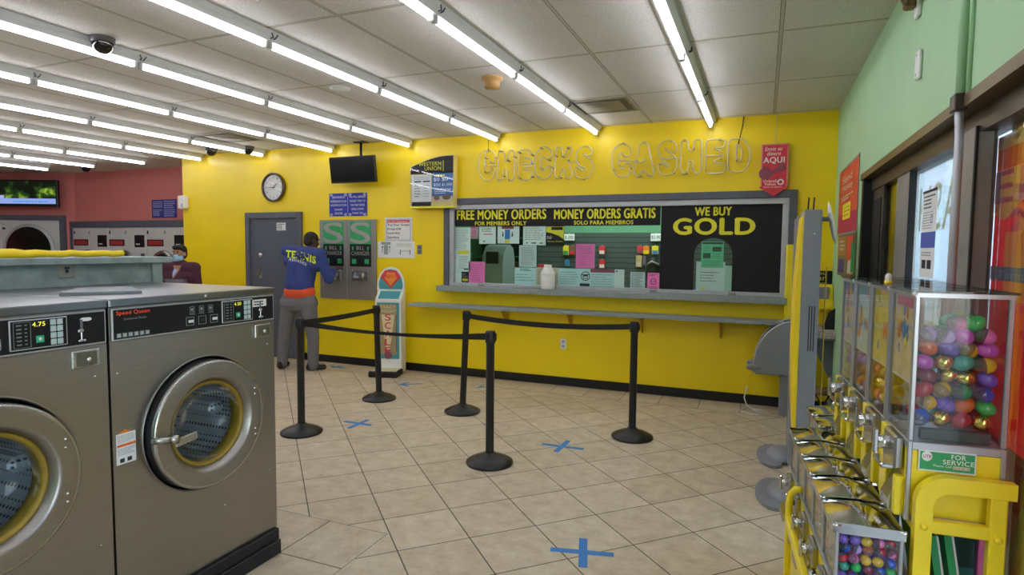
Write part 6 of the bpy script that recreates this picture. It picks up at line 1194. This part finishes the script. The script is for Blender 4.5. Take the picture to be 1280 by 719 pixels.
# ================================================================== kiosks
def kiosk(y0, lb, front):
    t = thing('grey_kiosk', lb, 'kiosk', FL(.218, y0, 0)); kh = 1.845
    b = MB(); b.box((.0, 0, .02), (.097, .46, kh), 'kiosk', .006)
    for j in range(3): b.box((.045+.014*j, -.002, 1.0), (.05+.014*j, .004, 1.27), 'blackm')
    b.ell((.06, 0, 1.7), .006, 'lgrey', 8, 6); b.build('cabinet', t)
    if front:
        b = MB(); n = 16; pr = []
        for i in range(n+1): f = i/n; pr.append((-.006-.026*math.sin(math.pi*f)**.9, .42+1.39*(1-f)))
        b.prism(pr+[(-.001, .42), (-.001, 1.81)], 0, .44, 'yplast', M=fr((1, 0, 0), (0, 0, 1), (0, -1, 0), (0, .45, 0))); b.build('curved_front', t)
    b = MB(); b.prism([(.02+.0, -.0)]+[(-.02-.135*math.sin(math.pi*k/14)**.8, .23-.27*math.cos(math.pi*k/14)) for k in range(15)]+[(.02, .46)], .004, .022, 'kiosk'); b.prism([(.02, 0), (.02, .46)]+[(-.02-.13*math.sin(math.pi*k/14)**.8, .23+.265*math.cos(math.pi*k/14)) for k in range(15)], 0, .005, 'blackm'); fo = b.build('foot_plate', t); fo.location.x = -.06
    b = MB(); b.ell((.03, .23, .02), (.12, .17, .07), 'kiosk', 20, 8, half=1); fo = b.build('foot_dome', t); fo.location.x = -.06
    return t
t = kiosk(3.99, 'tall grey kiosk seen from the side with a bowed yellow front, beyond the vending heads', True)
b = MB(); b.tube([(.095, .1, 1.79), (.14, .1, 1.79)], .014, 'kiosk', 8); b.build('dish_arm', t)
b = MB(); b.lathe([(0, .008), (.08, .006), (.1, 0), (.08, -.006), (0, -.008)], 'white', 28, M=T_(.155, .1, 1.77) @ RYm(math.radians(90-10)) @ Matrix.Scale(1.3, 4, (1, 0, 0))); b.build('side_dish', t)
for x in (.03, .06): b = MB(); b.tube([(x, .2, 1.84), (x+.004, .2, 1.93)], .005, 'blackm', 6); b.build('antenna', t)
b = MB(); b.box((.135, .1, .5), (.141, .12, 1.5), mat('brass rod', 'b89a3a', .4, .6), .002); b.box((.09, .1, .5), (.141, .12, .52), 'kiosk'); b.build('side_rod', t)
kiosk(4.78, 'farther grey kiosk, mostly hidden behind the near kiosk, with its foot plate showing', False)
# wing kiosk at the yellow wall
t = thing('wing_kiosk', 'low grey kiosk with quarter-round side wings and yellow back panel at the yellow wall', 'kiosk', FL(.25, 6.34, 0))
b = MB(); b.box((-.06, -.04, 0), (.07, .18, .42), 'kiosk', .006); b.build('pedestal', t)
wz0 = .42; 
wing = [(.09, wz0), (-.30, wz0)]+[(-.30+.36*(1-math.cos(math.pi/2*k/12)), wz0+.05+.46*math.sin(math.pi/2*k/12)) for k in range(13)]+[(.09, wz0+.51)]
for yy in (-.1, .17):
    b = MB(); b.prism(wing, 0, .016, 'kiosk', M=fr((1, 0, 0), (0, 0, 1), (0, -1, 0), (0, yy, 0))); b.tube([(x, yy-.008, z_) for x, z_ in wing[1:-1]], .008, 'lgrey', 8); w_ = b.build('side_wing', t)
    b = MB(); b.ell((-.30, yy-.008, wz0+.05), (.07, .02, .035), 'kiosk', 14, 8); b.build('wing_lip', w_)
b = MB(); b.box((-.28, -.1, wz0-.015), (.08, .17, wz0), 'kiosk', .003); b.build('shelf', t)
b = MB(); b.box((-.04, .2, .42), (.05, .27, 1.66), 'ypaint', .01); b.build('back_panel', t)
b = MB(); b.tube([(.02, 6.2, .012), (-.1, 6.25, .006), (-.16, 6.36, .006), (-.08, 6.46, .006), (.06, 6.42, .006), (.12, 6.3, .006), (.0, 6.28, .02), (-.1, 6.38, .05), (-.13, 6.5, .1), (-.11, 6.62, .2)], .006, 'white', 8); one(b, 'loose_cable', 'loose coiled white cable on the floor beside the low grey kiosk', 'cable')
# corner shelf, yellow box, dark sign
x0, z0, x1, z1 = bwr(1019, 338.5, 1040.5, 358.5, D-.02)
b = MB(); b.box((x0-.12, z0, 0), (x1, z1, .012), 'signblack'); 
for i, s_ in enumerate(('you', 'can', 'do')): b.text(s_, x0-.01, z1-.05-.045*i, .11, .035, .0125, 'yprint', bold=.02)
one(b, 'corner_sign', 'black sign with yellow lettering on the yellow wall in the corner', 'sign', BW(0, 0, D))
p = onY(1031, 372, 6.45)
t = thing('yellow_terminal', 'yellow terminal box with a grey screen in the corner above the shelf', 'terminal', T_(p.x-.02, 6.50, 0))
b = MB(); b.prism([(-.08, p.z-.11), (.12, p.z-.11), (.12, p.z+.12), (.0, p.z+.12), (-.08, p.z-.02)], -.09, .09, 'yplast', M=fr((0, 1, 0), (0, 0, 1), (1, 0, 0), (0, 0, 0))); b.build('case', t)
b = MB(); b.box((-.07, -.078, p.z-.015), (.05, -.03, p.z+.1), 'kiosk', .004); b.build('screen', t)
SHZ = .87
b = MB(); b.box((.44, 6.15, SHZ-.09), (RX, D, SHZ-.07), 'grey', .003); b.box((.44, 6.15, SHZ-.07), (RX, D, SHZ), mat('cluttered paper edge', 'a89a98', .7, var=.4, scale=50), .003); b.prism([(0, 0), (.19, 0), (.19, -.02), (.02, -.4), (0, -.4)], -.01, .01, 'grey', M=fr((-1, 0, 0), (0, 0, 1), (0, 1, 0), (RX, 6.3, SHZ-.09))); one(b, 'corner_shelf', 'small grey shelf stacked with papers in the corner under the yellow terminal', 'shelf')
b = MB(); b.prism([(-.05, 0), (.05, 0), (.08, .16), (.05, .2), (.0, .16)], -.03, .03, 'rubber'); b.tube([(.05, .18, 0), (.1, .1, .04), (.08, -.0, .03)], .006, 'black', 6); one(b, 'black_handset', 'black handset device leaning on the corner shelf', 'device', BW(.585, SHZ, 6.3))
t = thing('small_stool', 'small stand with crossed black legs and a brown top in the corner below the shelf', 'stool', T_(.54, 6.1, 0))
for q in (-1, 1): b = MB(); b.tube([(q*.08, 0, 0), (-q*.06, .02*q, .3)], .008, 'blackm', 8); b.build('leg', t)
b = MB(); b.lathe([(0, .3), (.09, .3), (.095, .32), (.09, .345), (0, .345)], 'brown', 20); b.build('seat', t)
